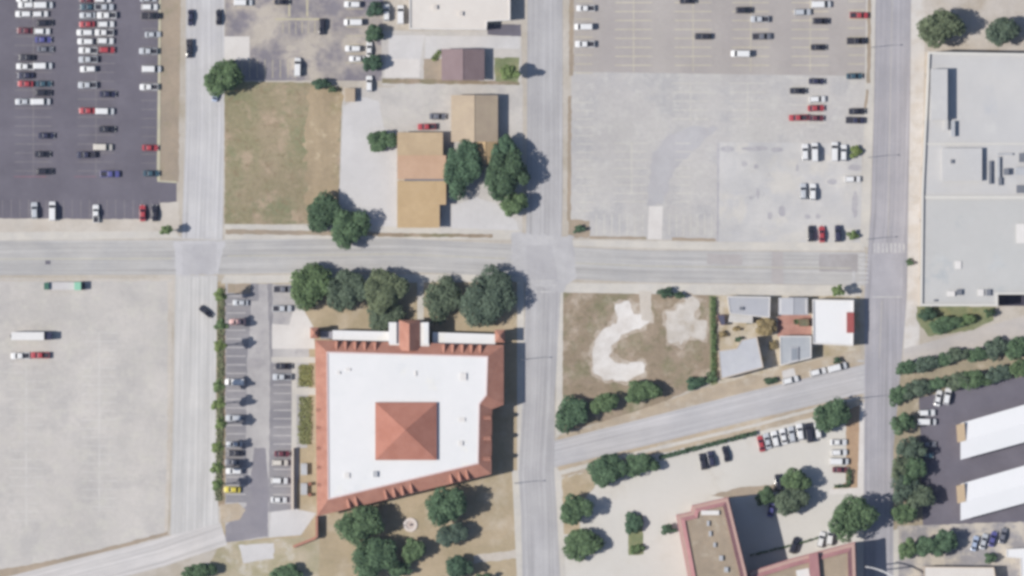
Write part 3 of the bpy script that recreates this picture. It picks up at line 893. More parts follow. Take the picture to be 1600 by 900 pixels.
x, y = W(101, 447)
t = thing('flatbed_truck', 'pale green flatbed lorry near the top of the pale lower left lot', 'truck', (x, y, zat(101, 447)), 0)
z0 = t['_o'][2]
MB().box((x - .9, y, z0 + 1.2), (8.0, 2.4, .25)).box((x - .9, y - 1.2, z0 + 1.36), (8.0, .08, .15)).box((x - .9, y + 1.2, z0 + 1.36), (8.0, .08, .15)).build('flatbed', plain('bed_steel', (206, 202, 202), .6, var=.06), t)
MB().box((x - 5.6, y, z0 + 1.5), (1.5, 2.2, 1.6)).build('toolbox', paint('dark green'), t)
MB().box((x - .9, y, z0 + .85), (11.0, .9, .3)).build('chassis', liner, t)
MB().box((x + 4.2, y, z0 + 1.9), (2.1, 2.5, 2.4)).build('cab', paint('pale green'), t)
MB().box((x + 5.85, y, z0 + 1.3), (1.15, 2.0, 1.3)).build('bonnet', paint('black'), t)
MB().box((x + 5.27, y, z0 + 2.5), (.06, 2.1, .7)).build('windscreen', glass, t)
wheels(t, [(sx, sy) for sx in (-4.6, -3.4, 3.0, 5.6) for sy in (-1.0, 1.0)])

# ------------------------------------------------------------------ buildings
tile = ground_mat('clay_tile', (192, 137, 118), (180, 125, 107), 0.35, fine=0.08, blotch=0.05)
tile2 = ground_mat('pyramid_tile', (193, 131, 113), (183, 121, 103), 0.25, fine=0.06, blotch=0.03)
white_roof = ground_mat('white_membrane', (239, 238, 238), (233, 233, 233), 0.06, patch=[((238, 236, 230), 0.05, 0.6, 0.62, 0.8), ((220, 222, 224), 0.09, 0.62, 0.7, 0.5)], fine=0.02, blotch=0.02)
stucco = plain('cream_stucco', (208, 190, 168), .85, spec=.1, var=.05)
stucco_w = plain('white_stucco', (230, 226, 222), .85, spec=.1, var=.04)
brick = plain('brick_wall', (158, 104, 88), .9, spec=.1, var=.1)
metal_unit = plain('unit_metal', (186, 188, 192), .5, .0, .4, var=.08)
metal_dark = plain('unit_dark', (120, 124, 134), .6, var=.1)
winm = plain('window_glass', (58, 62, 76), .12, spec=.5)
doorm = plain('door_paint', (110, 84, 70), .6)


def openings(root, pts, z0, h, every=7.0, maxn=5, door=True):
    """windows and a door, each its own part set 3 cm proud of the wall"""
    n = len(pts)
    area = sum(pts[i][0] * pts[(i + 1) % n][1] - pts[(i + 1) % n][0] * pts[i][1] for i in range(n))
    if area < 0:
        pts = pts[::-1]
    first = True
    for i in range(n):
        a, b = Vector(pts[i]), Vector(pts[(i + 1) % n])
        L = (b - a).length
        if L < 4:
            continue
        d = (b - a).normalized()
        rot = math.atan2(d.y, d.x)
        nn = Vector((d.y, -d.x))
        k = min(maxn, max(1, int(L / every)))
        for j in range(k):
            p = a + d * L * (j + .5) / k + nn * 0.01
            if first and door:
                MB().box((p.x, p.y, z0 + 1.07), (1.1, .1, 2.1), rot).build('door', doorm, root)
                first = False
            else:
                MB().box((p.x, p.y, z0 + h * .5), (1.4, .1, 1.2), rot).build('window', winm, root)


def flat_building(name, label, px, h, wall_m, roof_m, parapet=0.5, pw=0.35, par_m=None, every=7.0, maxn=4, cat='building', group=None, op=True):
    w = wpts(px)
    cx, cy = sum(p[0] for p in w) / len(w), sum(p[1] for p in w) / len(w)
    t = thing(name, label, cat, (cx, cy, 0), 0, group)
    MB().prism(w, 0, h).build('wall', wall_m, t)
    inner = offset(w, pw)
    MB().prism(offset(w, pw * .98), h - .2, h + .06).build('roof', roof_m, t)
    if parapet:
        MB().ring(offset(w, -.06), inner, h - .4, h + parapet).build('parapet', par_m or wall_m, t)
    if op:
        openings(t, w, 0, min(h, 3.4), every, maxn)
    return t


def gable_building(name, label, px, eave, ridge, axis, roof_m, wall_m, over=.45, cat='house', ridge_at=.5, group=None):
    x0, y0, x1, y1 = px
    (ax, ay), (bx, by) = W(x0, y1), W(x1, y0)     # min, max corners
    cx, cy = (ax + bx) / 2, (ay + by) / 2
    t = thing(name, label, cat, (cx, cy, 0), 0, group)
    o = over
    m = MB().prism([(ax + o, ay + o), (bx - o, ay + o), (bx - o, by - o), (ax + o, by - o)], 0, eave)
    if axis == 'y':
        rx = ax + (bx - ax) * ridge_at
        for yy in (ay + o, by - o):
            m.add([(ax + o, yy, eave), (bx - o, yy, eave), (rx, yy, ridge - .2)], [(0, 1, 2)])
        A, B, C, D, R0, R1 = (ax, ay), (bx, ay), (bx, by), (ax, by), (rx, ay), (rx, by)
        e = eave - .12
        vs = [(*A, e), (*B, e), (*C, e), (*D, e), (*R0, ridge), (*R1, ridge)]
        top = [(0, 4, 5, 3), (4, 1, 2, 5)]
    else:
        ry = ay + (by - ay) * ridge_at
        for xx in (ax + o, bx - o):
            m.add([(xx, ay + o, eave), (xx, by - o, eave), (xx, ry, ridge - .2)], [(0, 1, 2)])
        e = eave - .12
        vs = [(ax, ay, e), (bx, ay, e), (bx, by, e), (ax, by, e), (ax, ry, ridge), (bx, ry, ridge)]
        top = [(0, 1, 5, 4), (4, 5, 2, 3)]
    m.build('wall', wall_m, t)
    th = .16
    r = MB()
    for f in top:
        q = [vs[i] for i in f]
        lo = [(p[0], p[1], p[2] - th) for p in q]
        r.add(q + lo, [(0, 1, 2, 3), (7, 6, 5, 4), (0, 4, 5, 1), (1, 5, 6, 2), (2, 6, 7, 3), (3, 7, 4, 0)])
    r.build('roof', roof_m, t)
    rc = MB()
    if axis == 'y':
        rc.tube((vs[4][0], vs[4][1] + .02, ridge + .02), (vs[5][0], vs[5][1] - .02, ridge + .02), .12, .12, 6)
    else:
        rc.tube((vs[4][0] + .02, vs[4][1], ridge + .02), (vs[5][0] - .02, vs[5][1], ridge + .02), .12, .12, 6)
    rc.build('ridge_cap', roof_m, t)
    openings(t, [(ax + o, ay + o), (bx - o, ay + o), (bx - o, by - o), (ax + o, by - o)], 0, eave, 5, 3)
    return t


# --- the tiled office building
OUT = [(493, 531), (787, 539), (787, 632), (769, 639), (768, 740), (496, 806)]
INN = [(511, 549), (763, 556), (761, 617), (750, 631), (748, 724), (513, 780)]
EAVE, RIM, ROOF = 6.9, 9.0, 8.85
ow, iw = wpts(OUT), wpts(INN)
bx, by = W(640, 660)
B = thing('tiled_building', 'large white roofed building rimmed with orange clay tiles and a central pyramid roof', 'building', (bx, by, 0))
MB().prism(offset(ow, .5), 0, EAVE).build('wall', stucco, B)
m = MB()
n = len(OUT)
for i in range(n):
    j = (i + 1) % n
    m.quad((*ow[i], EAVE), (*iw[i], RIM), (*iw[j], RIM), (*ow[j], EAVE))
    m.quad((*ow[i], EAVE - .25), (*ow[i], EAVE), (*ow[j], EAVE), (*ow[j], EAVE - .25))
    m.quad((*iw[i], RIM), (*iw[i], ROOF - .2), (*iw[j], ROOF - .2), (*iw[j], RIM))
    io = offset(ow, .6)
    m.quad((*io[i], EAVE - .25), (*ow[i], EAVE - .25), (*ow[j], EAVE - .25), (*io[j], EAVE - .25))
m.build('tile_mansard', tile, B)
MB().flat(offset(iw, -.02)[::1], ROOF).build('flat_roof', white_roof, B)
MB().ring(iw, offset(iw, .45), RIM - .3, RIM + .06).build('roof_coping', plain('coping_pink', (222, 198, 196), .8, var=.04), B)
pb = wpts(rect(587, 628, 683, 718))
MB().prism(offset(pb, .4), ROOF - .1, ROOF + .9).build('pyramid_base', stucco_w, B)
(ax_, ay_), (bx_, by_) = (pb[3][0], pb[3][1]), (pb[1][0], pb[1][1])
ap = W(634, 671)
m = MB()
zb, zt = ROOF + .85, ROOF + 4.9
cr = [(ax_, ay_), (bx_, ay_), (bx_, by_), (ax_, by_)]
for i in range(4):
    j = (i + 1) % 4
    m.add([(*cr[i], zb), (*cr[j], zb), (*ap, zt)], [(0, 1, 2)])
    m.quad((*cr[i], zb - .2), (*cr[j], zb - .2), (*cr[j], zb), (*cr[i], zb))
m.build('pyramid_roof', tile2, B)


def dormer(root, edge, t, wdt=1.35, front=.25, depth=2.9, zr=1.75, mat=tile):
    """gabled dormer on mansard edge (index), at t along it"""
    a, b = Vector(ow[edge]), Vector(ow[(edge + 1) % n])
    p, q = Vector(iw[edge]), Vector(iw[(edge + 1) % n])
    o = a.lerp(b, t)
    inn = (p.lerp(q, t) - o)
    d = (b - a).normalized()
    nin = Vector((-d.y, d.x))
    if nin.dot(inn) < 0:
        nin = -nin
    dep = inn.dot(nin)
    depth = min(depth, dep - .3)
    slope = (RIM - EAVE) / dep

    def pt(u, v, z):
        w_ = o + d * u + nin * v
        return (w_.x, w_.y, z)
    f0 = front
    zs = EAVE + slope * f0
    h = wdt / 2
    mm = MB()
    A = [pt(-h, f0, zs - .1), pt(h, f0, zs - .1), pt(h, f0, zs + zr * .62), pt(0, f0, zs + zr), pt(-h, f0, zs + zr * .62)]
    Z = [pt(-h, depth, zs - .1), pt(h, depth, zs - .1), pt(h, depth, zs + zr * .62), pt(0, depth, zs + zr), pt(-h, depth, zs + zr * .62)]
    mm.add(A + Z, [(0, 1, 2, 3, 4), (9, 8, 7, 6, 5), (1, 6, 7, 2), (2, 7, 8, 3), (3, 8, 9, 4), (4, 9, 5, 0)])
    dd = mm.build('dormer', mat, root)
    wn = MB()
    k = .62
    v = f0 - .05
    wn.add([pt(-h * k, v, zs + .1), pt(h * k, v, zs + .1), pt(h * k, v, zs + zr * .6), pt(-h * k, v, zs + zr * .6),
            pt(-h * k, f0 - .004, zs + .1), pt(h * k, f0 - .004, zs + .1), pt(h * k, f0 - .004, zs + zr * .6), pt(-h * k, f0 - .004, zs + zr * .6)],
           [(0, 1, 2, 3), (0, 4, 5, 1), (1, 5, 6, 2), (2, 6, 7, 3), (3, 7, 4, 0)])
    w2 = wn.build('window', winm, None, root['_o'])
    w2.location = (0, 0, 0)
    w2.parent = dd


for x in (528, 542, 557, 572, 588, 695, 709, 724, 738, 752):
    dormer(B, 0, (x - 493) / 294.0)
for y in (652, 684, 716):
    dormer(B, 3, (y - 639) / 101.0, depth=2.6)
for x in (548, 560, 606, 619, 632, 646, 708, 721, 733):
    dormer(B, 4, (768 - x) / 272.0, depth=3.2)
for y in (640, 668, 700, 730, 757):
    dormer(B, 5, (806 - y) / 275.0, wdt=1.2, depth=2.2, zr=.9)
# porch, ledges and the entry tower on the street side
MB().prism(wpts([(520, 516), (608, 518), (608, 533), (520, 531)]), 0, 5.2).build('porch_roof', white_roof, B)
MB().prism(wpts([(676, 519), (774, 522), (774, 538), (676, 536)]), 0, 5.2).build('porch_roof', white_roof, B)
MB().prism(wpts([(501, 517), (519.5, 518), (519.5, 530), (501, 529)]), 0, 3.0).build('side_porch', plain('shaded_porch_grey', (150, 148, 158), .8), B)  # lower roof lying in shade; the shade is put into its grey
MB().prism(wpts([(608.5, 503), (671, 504), (671, 541), (608.5, 539)]), 0, 7.6).build('entry_tower', stucco_w, B)
(tx0, ty0), (tx1, ty1) = W(624, 548), W(657, 500)
m = MB()
rx = W(640, 0)[0]
vs = [(tx0, ty0, 7.7), (tx1, ty0, 7.7), (tx1, ty1, 7.7), (tx0, ty1, 7.7), (rx, ty0, 10.4), (rx, ty1 - 1.2, 10.4)]
m.add(vs, [(0, 4, 5, 3), (4, 1, 2, 5), (3, 5, 2), (0, 1, 4), (0, 3, 2, 1)])
m.build('tower_roof', tile, B)
MB().box((W(666, 0)[0], W(0, 520)[1], 7.95), (1.6, 6.6, .7)).build('tower_parapet', white_roof, B)
MB().box((W(614, 0)[0], W(0, 520)[1], 7.95), (2.4, 6.6, .7)).build('tower_parapet', white_roof, B)
for (x, y, s_, zz) in ((492, 520, 12, 6.0), (781, 525, 14, 6.0)):
    c = W(x, y)
    MB().box((*c, zz / 2), (s_ * S * .85, s_ * S * 1.2, zz)).build('corner_turret', stucco, B)
    m = MB()
    h = s_ * S * .55
    hy = s_ * S * .72
    q = [(c[0] - h, c[1] - hy), (c[0] + h, c[1] - hy), (c[0] + h, c[1] + hy), (c[0] - h, c[1] + hy)]
    for i in range(4):
        j = (i + 1) % 4
        m.add([(*q[i], zz + .02), (*q[j], zz + .02), (*c, zz + 1.5)], [(0, 1, 2)])
    m.add([(*p, zz + .02) for p in q[::-1]], [(0, 1, 2, 3)])
    m.build('turret_roof', tile, B)
for (x, y, sx, sy, hh, mt) in ((587, 740, 1.4, 1.8, .7, metal_unit), (530, 582, 1.0, .8, .35, stucco_w), (545, 577, 1.4, .8, .3, stucco_w), (724, 588, 2.0, 2.2, .5, stucco_w), (650, 583, .5, 1.6, .3, stucco_w), (543, 742, 1.6, 1.6, .4, stucco_w), (722, 655, 2.0, 1.2, .3, stucco_w), (720, 692, 1.4, 1.4, .4, stucco_w)):
    c = W(x, y)
    MB().box((c[0], c[1], ROOF + hh / 2), (sx, sy, hh)).build('roof_vent', mt, B)
openings(B, offset(ow, .5), 0, 6.0, 7, 6)

# --- garden walls beside it
t = thing('garden_wall', 'straight reddish wall with a dark shadow left of the tiled building', 'wall', (*W(457.5, 747), 0))
MB().prism(wpts(rect(456.6, 700, 458.6, 796)), 0, 1.9).build('wall', brick, t)
MB().prism(wpts(rect(456.2, 699.6, 459, 796.4)), 1.9, 2.0, True).build('coping', plain('coping_cream', (214, 200, 184), .8), t)
t = thing('garden_wall', 'tall orange wall stub at the lower left corner of the tiled building', 'wall', (*W(495, 825), 0))
MB().prism(wpts([(493.6, 806.5), (496.4, 806.5), (496.4, 838), (493.6, 842)]), 0, 2.6).build('wall', stucco, t)
MB().prism(wpts([(493.2, 806.7), (496.8, 806.7), (496.8, 838.4), (493.2, 842.4)]), 2.6, 2.8, True).build('coping', tile, t)
t = thing('garden_wall', 'low slanting orange wall below the wall stub and footpath', 'wall', (*W(480, 846), 0))
MB().prism(wpts([(458, 852), (492.5, 838.5), (493, 842.5), (459, 856)]), 0, 1.0).build('wall', tile, t)
t = thing('utility_enclosure', 'small pale service tanks between garden wall and tiled building', 'enclosure', (*W(478, 752), 0))
for (x, y, sx, sy, h) in ((475, 733, 2.0, 3.6, 1.6), (475, 764, 2.0, 3.6, 1.5)):
    c = W(x, y)
    MB().box((*c, h / 2), (sx, sy, h)).build('cabinet', metal_unit, t)
for y in (756, 773):
    c = W(484, y)
    MB().tube((*c, 0), (*c, 1.5), .55, .55, 12).build('tank', brick, t)

# --- round fountain in the yard
t = thing('fountain', 'round pale stone basin in the dirt yard below the tiled building', 'fountain', (*W(641, 820), 0))
c = W(641, 820)
zf = zat(641, 820)


def circ(c, r, k=28):
    return [(c[0] + r * math.cos(2 * math.pi * i / k), c[1] + r * math.sin(2 * math.pi * i / k)) for i in range(k)]


MB().ring(circ(c, 2.2), circ(c, 1.35), 0, .35).build('basin_rim', plain('pale_stone', (226, 214, 206), .85, var=.05), t)
MB().flat(circ(c, 1.36), .16).build('basin_floor', plain('basin_floor', (206, 190, 182), .8), t)
MB().tube((*c, .1), (*c, .9), .35, .28, 12).build('pedestal', plain('basin_stone', (150, 132, 130), .8), t)

# --- tan and brown gable roofs
roof_tan = ground_mat('tan_shingle', (194, 175, 150), (184, 165, 143), 0.2, fine=0.05, blotch=0.04)
roof_or = ground_mat('orange_shingle', (214, 176, 146), (206, 168, 138), 0.2, fine=0.05, blotch=0.03)
roof_gold = ground_mat('golden_shingle', (208, 178, 136), (200, 170, 128), 0.2, fine=0.06, blotch=0.04)
roof_brown = ground_mat('brown_shingle', (150, 130, 132), (142, 122, 124), 0.2, fine=0.05, blotch=0.04)
gable_building('tan_roof_house', 'tan gable roofed house right of the red pickup', (705, 149, 778, 222), 3.6, 5.4, 'y', roof_tan, stucco)
gable_building('tan_roof_annex', 'golden roofed annex half hidden under the big dark trees', (740, 220, 777, 258), 3.2, 4.4, 'y', roof_gold, stucco)
gable_building('brown_roof_house', 'small mauve brown gable roofed house by the green front lawn', (690, 77, 757, 126), 3.0, 5.0, 'y', roof_brown, stucco_w)
# long three-section house
t = thing('long_roof_house', 'long building with tan, orange and golden roof bands', 'building', (*W(657, 280), 0))
secs = [((621, 207, 692, 243), 3.6, 4.4, ground_mat('warm_tan_shingle', (208, 182, 146), (198, 172, 138), 0.2, fine=0.06, blotch=0.04), 'roof'), ((621, 243, 697, 280), 3.7, 4.5, roof_or, 'roof'), ((621, 283, 697, 320), 3.5, 4.1, roof_gold, 'roof'), ((621, 320, 687, 356), 3.5, 4.1, roof_gold, 'roof')]
m = MB()
m.prism(wpts([(622.5, 209), (690, 209), (690, 244), (695, 244), (695, 319), (685, 319), (685, 354), (622.5, 354)]), 0, 3.4)
m.build('wall', stucco, t)
for (x0, y0, x1, y1), e, r, mt, nm in secs:
    (a0, b0), (a1, b1) = W(x0, y1), W(x1, y0)
    mm = MB()
    mm.add([(a0, b0, r), (a1, b0, e), (a1, b1, e), (a0, b1, r), (a0, b0, 3.3), (a1, b0, 3.3), (a1, b1, 3.3), (a0, b1, 3.3)],
           [(0, 1, 2, 3), (7, 6, 5, 4), (0, 4, 5, 1), (1, 5, 6, 2), (2, 6, 7, 3), (3, 7, 4, 0)])
    mm.build(nm, mt, t)
MB().prism(wpts(rect(632, 280.3, 696, 282.7)), 3.3, 4.0).build('roof_gutter', metal_dark, t)
openings(t, wpts([(622.5, 209), (690, 209), (690, 354), (622.5, 354)]), 0, 3.2, 6, 4)

# --- white flat building at the top
cream_roof = ground_mat('cream_membrane', (229, 222, 214), (222, 214, 206), 0.1, patch=[((214, 204, 192), 0.12, 0.6, 0.7, 0.5)], fine=0.03, blotch=0.03)
t = flat_building('white_roof_building', 'cream flat roofed building cut off by the top edge', [(640, -80), (797, -80), (797, 32), (761, 34), (760, 47), (640, 46)], 4.2, stucco_w, cream_roof, .4)
for x, y in ((680, 12), (720, 22)):
    c = W(x, y)
    MB().box((*c, 4.6), (1.3, 1.3, .7)).build('rooftop_unit', plain('unit_cream', (216, 208, 200), .7), t)

# --- grey roofed store on the right
grey_roof = ground_mat('grey_membrane', (206, 204, 202), (200, 199, 199), 0.05, patch=[((188, 190, 196), 0.10, 0.6, 0.72, 0.6), ((212, 211, 208), 0.12, 0.58, 0.7, 0.6)], fine=0.03, blotch=0.04)
blue_roof = ground_mat('blue_grey_membrane', (201, 200, 198), (196, 196, 194), 0.05, patch=[((178, 184, 188), 0.10, 0.58, 0.7, 0.7), ((204, 206, 206), 0.12, 0.6, 0.7, 0.6)], stretch=(0.5, 1, 1), fine=0.03, blotch=0.04)
cop = plain('store_coping', (216, 213, 206), .8, var=.03)
px = [(1448, 82), (1690, 86), (1690, 460), (1557, 460), (1557, 478), (1436, 478), (1438, 300)]
H = 8.0
t = flat_building('store_building', 'big grey flat roofed store filling the right edge', px, H, stucco, grey_roof, .7, .7, cop, 12, 5)
c0 = H + .06
MB().prism(wpts([(1445, 312), (1690, 312), (1690, 456.5), (1553.5, 456.5), (1553.5, 474), (1441, 474)]), c0 - .1, c0 + .05).build('roof_section', blue_roof, t)
MB().prism(wpts([(1444, 306), (1690, 306), (1690, 311), (1444, 311)]), c0 - .1, c0 + .55).build('roof_upstand', cop, t)
MB().prism(wpts(rect(1452, 109, 1478, 188)), c0 - .1, c0 + 3.1).build('roof_penthouse', grey_roof, t)
MB().prism(wpts(rect(1474, 188, 1479, 204)), c0 - .1, c0 + 1.3).build('roof_penthouse', grey_roof, t)
MB().prism(wpts(rect(1484, 190, 1490, 214)), c0 - .1, c0 + 1.4).build('rooftop_unit', metal_unit, t)
MB().prism(wpts(rect(1470, 232, 1532, 283)), c0 - .1, c0 + 1.7).build('roof_penthouse', grey_roof, t)
MB().prism(wpts(rect(1440.8, 224, 1600, 226.5)), c0 - .1, c0 + .25).build('roof_upstand', cop, t)
for (x0, y0, x1, y1, h, mt) in ((1543, 252, 1547, 288, 1.0, metal_dark), (1556, 246, 1560, 278, .9, metal_unit), (1558, 278, 1563, 290, .8, metal_dark), (1566, 264, 1574, 274, 1.6, metal_dark), (1590, 240, 1602, 254, 1.4, metal_dark), (1584, 262, 1602, 274, 1.1, metal_unit), (1586, 290, 1602, 302, .8, metal_dark), (1556, 240, 1580, 243, .6, metal_unit),
                                (1493, 452, 1501, 461, .9, metal_dark), (1478, 455, 1490, 463, .6, stucco_w), (1539, 452, 1546, 462, .8, metal_dark), (1526, 452, 1535, 462, .5, stucco_w), (1457, 468, 1462, 471, .6, metal_dark), (1490, 408, 1500, 420, .3, stucco_w), (1586, 350, 1600, 380, .4, stucco_w), (1483, 250, 1487, 256, 2.3, metal_dark)):
    MB().prism(wpts(rect(x0, y0, x1, y1)), c0 - .1, c0 + .05 + h).build('rooftop_unit', mt, t)
MB().prism(wpts([(1558.5, 461), (1690, 461), (1690, 478), (1558.5, 478)]), 0.1, 1.0).build('loading_dock', plain('dock_recess_shade', (70, 68, 84), .9, var=.1), t)  # low block whose dark colour paints the shade of a recess

flat_building('garden_shed', 'small tan roofed shed at the top right corner of the dry field', [(539, 138), (555, 138), (555, 159), (539, 159)], 2.0, stucco, roof_tan, 0, .08, op=False, cat='shed')
# --- old houses on the corner
roof_metal = ground_mat('grey_metal_roof', (190, 191, 196), (182, 183, 190), 0.25, patch=[((168, 168, 176), 0.25, 0.58, 0.7, 0.5)], fine=0.04)
roof_metal2 = ground_mat('pale_metal_roof', (202, 203, 207), (195, 196, 202), 0.2, fine=0.03)
roof_metal3 = ground_mat('blue_metal_roof', (184, 188, 192), (176, 180, 186), 0.2, fine=0.04)
t = flat_building('grey_roof_shop', 'grey flat roofed shop at the top left of the old corner block', [(1136, 463), (1203, 464), (1202, 496), (1178, 494), (1140, 490)], 3.4, stucco_w, roof_metal, .25, .25, None, 6, 3)
c = W(1158, 482)
MB().box((*c, 3.7), (1.2, 1.0, .7)).build('rooftop_unit', metal_dark, t)
flat_building('lean_to_shed', 'pale roofed shed below the grey shop in the corner block', [(1140, 491), (1176, 494.5), (1176, 505), (1138, 503)], 2.8, stucco_w, ground_mat('pale_shed_roof', (212, 208, 204), (204, 200, 194), 0.3), 0, .1, op=False, cat='shed')
gable_building('paired_roof_shop', 'small grey two slope roof left of the white cube building', (1216, 465, 1262, 492), 3.6, 4.2, 'y', roof_metal, stucco_w, cat='building')
flat_building('brick_court_shed', 'small greenish shed on the red brick court', [(1248, 498), (1264, 498), (1264, 510), (1248, 510)], 2.4, brick, ground_mat('mossy_roof', (110, 120, 96), (130, 112, 90), 0.4), .0, .1, op=False, cat='shed')
t = flat_building('square_roof_house', 'grey flat roofed house with a small roof hatch below the red brick court', [(1218, 525), (1267, 525), (1267, 559), (1219, 571)], 3.6, stucco_w, roof_metal3, .25, .25, None, 5, 2)
MB().prism(wpts([(1234, 542), (1247, 542), (1247, 563), (1234, 566)]), 3.5, 4.1).build('roof_hatch', roof_metal, t)
MB().prism(wpts([(1236, 544), (1245, 544), (1245, 561), (1236, 563)]), 4.1, 4.2).build('roof_light', plain('skylight', (150, 156, 164), .3), t)
t = flat_building('wedge_roof_building', 'pale wedge shaped metal roof above the diagonal street verge', [(1122, 548), (1150, 544), (1158, 531), (1182, 526), (1192, 574), (1126, 592)], 4.6, stucco, roof_metal2, .2, .2, None, 6, 3)
t = flat_building('white_cube_building', 'bright white square building with red awning on the street corner', [(1269, 468), (1333, 469), (1332, 540), (1270, 537)], 4.6, stucco_w, white_roof, .4, .3, None, 6, 3)
mm = MB()
(a0, b0), (a1, b1) = W(1322, 520), W(1333.4, 488)
mm.add([(a0, b0, 5.5), (a1, b0, 5.05), (a1, b1, 5.05), (a0, b1, 5.5), (a0, b0, 4.9), (a1, b0, 4.9), (a1, b1, 4.9), (a0, b1, 4.9)], [(0, 1, 2, 3), (0, 4, 5, 1), (1, 5, 6, 2), (2, 6, 7, 3), (3, 7, 4, 0)])
mm.build('red_awning', plain('awning_red', (190, 96, 92), .8), t)
flat_building('garden_shed', 'tiny dark roofed shed at the left fence of the corner block', [(1120, 492), (1132, 492), (1133, 508), (1126, 508)], 2.4, brick, plain('dark_shed_roof', (84, 86, 108), .8), 0, .08, op=False, cat='shed')

# --- motel / apartments at the bottom
pink = ground_mat('pink_tile', (184, 134, 134), (174, 124, 126), 0.3, fine=0.08, blotch=0.04)
tanroof = ground_mat('tan_gravel_roof', (178, 160, 138), (164, 148, 128), 0.15, patch=[((196, 184, 164), 0.2, 0.56, 0.68, 0.6), ((140, 130, 120), 0.18, 0.62, 0.72, 0.5)], fine=0.08)
px = [(1055, 803), (1078, 798), (1080, 788), (1137, 775), (1166, 893), (1172, 940), (1085, 960)]
HT = 14.0
w = wpts(px)
t = thing('apartment_block', 'tall slanted block with pink tile rim and tan roof at the bottom edge', 'building', (*W(1110, 850), 0))
MB().prism(offset(w, .3), 0, HT).build('wall', plain('pink_stucco', (196, 160, 148), .9, var=.05), t)
rim_in = offset(w, 2.4)
m = MB()
nn_ = len(w)
for i in range(nn_):
    j = (i + 1) % nn_
    m.quad((*w[j], HT - .6), (*w[i], HT - .6), (*rim_in[i], HT + .5), (*rim_in[j], HT + .5)) if False else m.quad((*w[i], HT - .6), (*rim_in[i], HT + .6), (*rim_in[j], HT + .6), (*w[j], HT - .6))
    m.quad((*rim_in[i], HT + .6), (*rim_in[i], HT - .3), (*rim_in[j], HT - .3), (*rim_in[j], HT + .6))
    m.quad((*w[i], HT - .8), (*w[i], HT - .6), (*w[j], HT - .6), (*w[j], HT - .8))
m.build('tile_rim', pink, t)
MB().flat(offset(w, 2.3), HT + .03).build('flat_roof', tanroof, t)
for (x0, y0, x1, y1, h, mt) in ((1094, 796, 1122, 803, .7, stucco_w), (1103, 812, 1107, 820, .7, metal_unit), (1106, 828, 1110, 836, .7, metal_unit), (1113, 846, 1117, 853, .7, metal_unit), (1122, 866, 1128, 874, .8, metal_unit), (1130, 884, 1136, 892, .8, metal_unit)):
    MB().prism(wpts(rect(x0, y0, x1, y1)), HT, HT + h).build('rooftop_unit', mt, t)
openings(t, offset(w, .3), 0, 7.0, 5, 6)
for (x, y, sx) in ((1072, 820, 3.4), (1141, 845, 4.4)):
    pass
t.name = 'apartment_block'
px = [(1168.5, 892), (1232, 872), (1335, 845), (1338, 940), (1176, 940)]
w = wpts(px)
H2 = 10.2
t = thing('apartment_wing', 'lower pink rimmed wing running right from the tall apartment block', 'building', (*W(1255, 895), 0))
MB().prism(offset(w, .3), 0, H2).build('wall', MATS['pink_stucco'], t)
rim_in = offset(w, 2.6)
m = MB()
nn_ = len(w)
for i in range(nn_):
    j = (i + 1) % nn_
    m.quad((*w[i], H2 - .6), (*rim_in[i], H2 + .6), (*rim_in[j], H2 + .6), (*w[j], H2 - .6))
    m.quad((*rim_in[i], H2 + .6), (*rim_in[i], H2 - .3), (*rim_in[j], H2 - .3), (*rim_in[j], H2 + .6))
    m.quad((*w[i], H2 - .8), (*w[i], H2 - .6), (*w[j], H2 - .6), (*w[j], H2 - .8))
m.build('tile_rim', pink, t)
MB().flat(offset(w, 2.5), H2 + .03).build('flat_roof', tanroof, t)
MB().prism(wpts([(1262, 866), (1276, 862), (1282, 930), (1266, 930)]), H2, H2 + 1.6).build('cross_ridge', pink, t)
MB().prism(wpts([(1242, 890), (1262, 886), (1264, 900), (1244, 902)]), H2, H2 + .5).build('rooftop_unit', stucco_w, t)
openings(t, offset(w, .3), 0, 7.0, 6, 5)
# curved pale canopy edge right of the wing
t = thing('entrance_canopy', 'thin curved white canopy in the shadow right of the apartment wing', 'canopy', (*W(1372, 893), 0))
arc_o = [(1350, 883), (1362, 885), (1376, 889), (1390, 896), (1402, 906)]
arc_i = [(1350, 884.8), (1361.5, 887), (1375, 891.5), (1388.5, 898.3), (1400, 908)]
MB().prism(wpts(arc_o + arc_i[::-1]), 10.0, 10.35, True).build('canopy_slab', plain('canopy_grey', (206, 204, 202), .8), t)
for p in ((1353, 885), (1374, 891), (1398, 906)):
    c = W(*p)
    MB().tube((*c, 0), (*c, 10.0), .2, .2, 10).build('column', stucco_w, t)

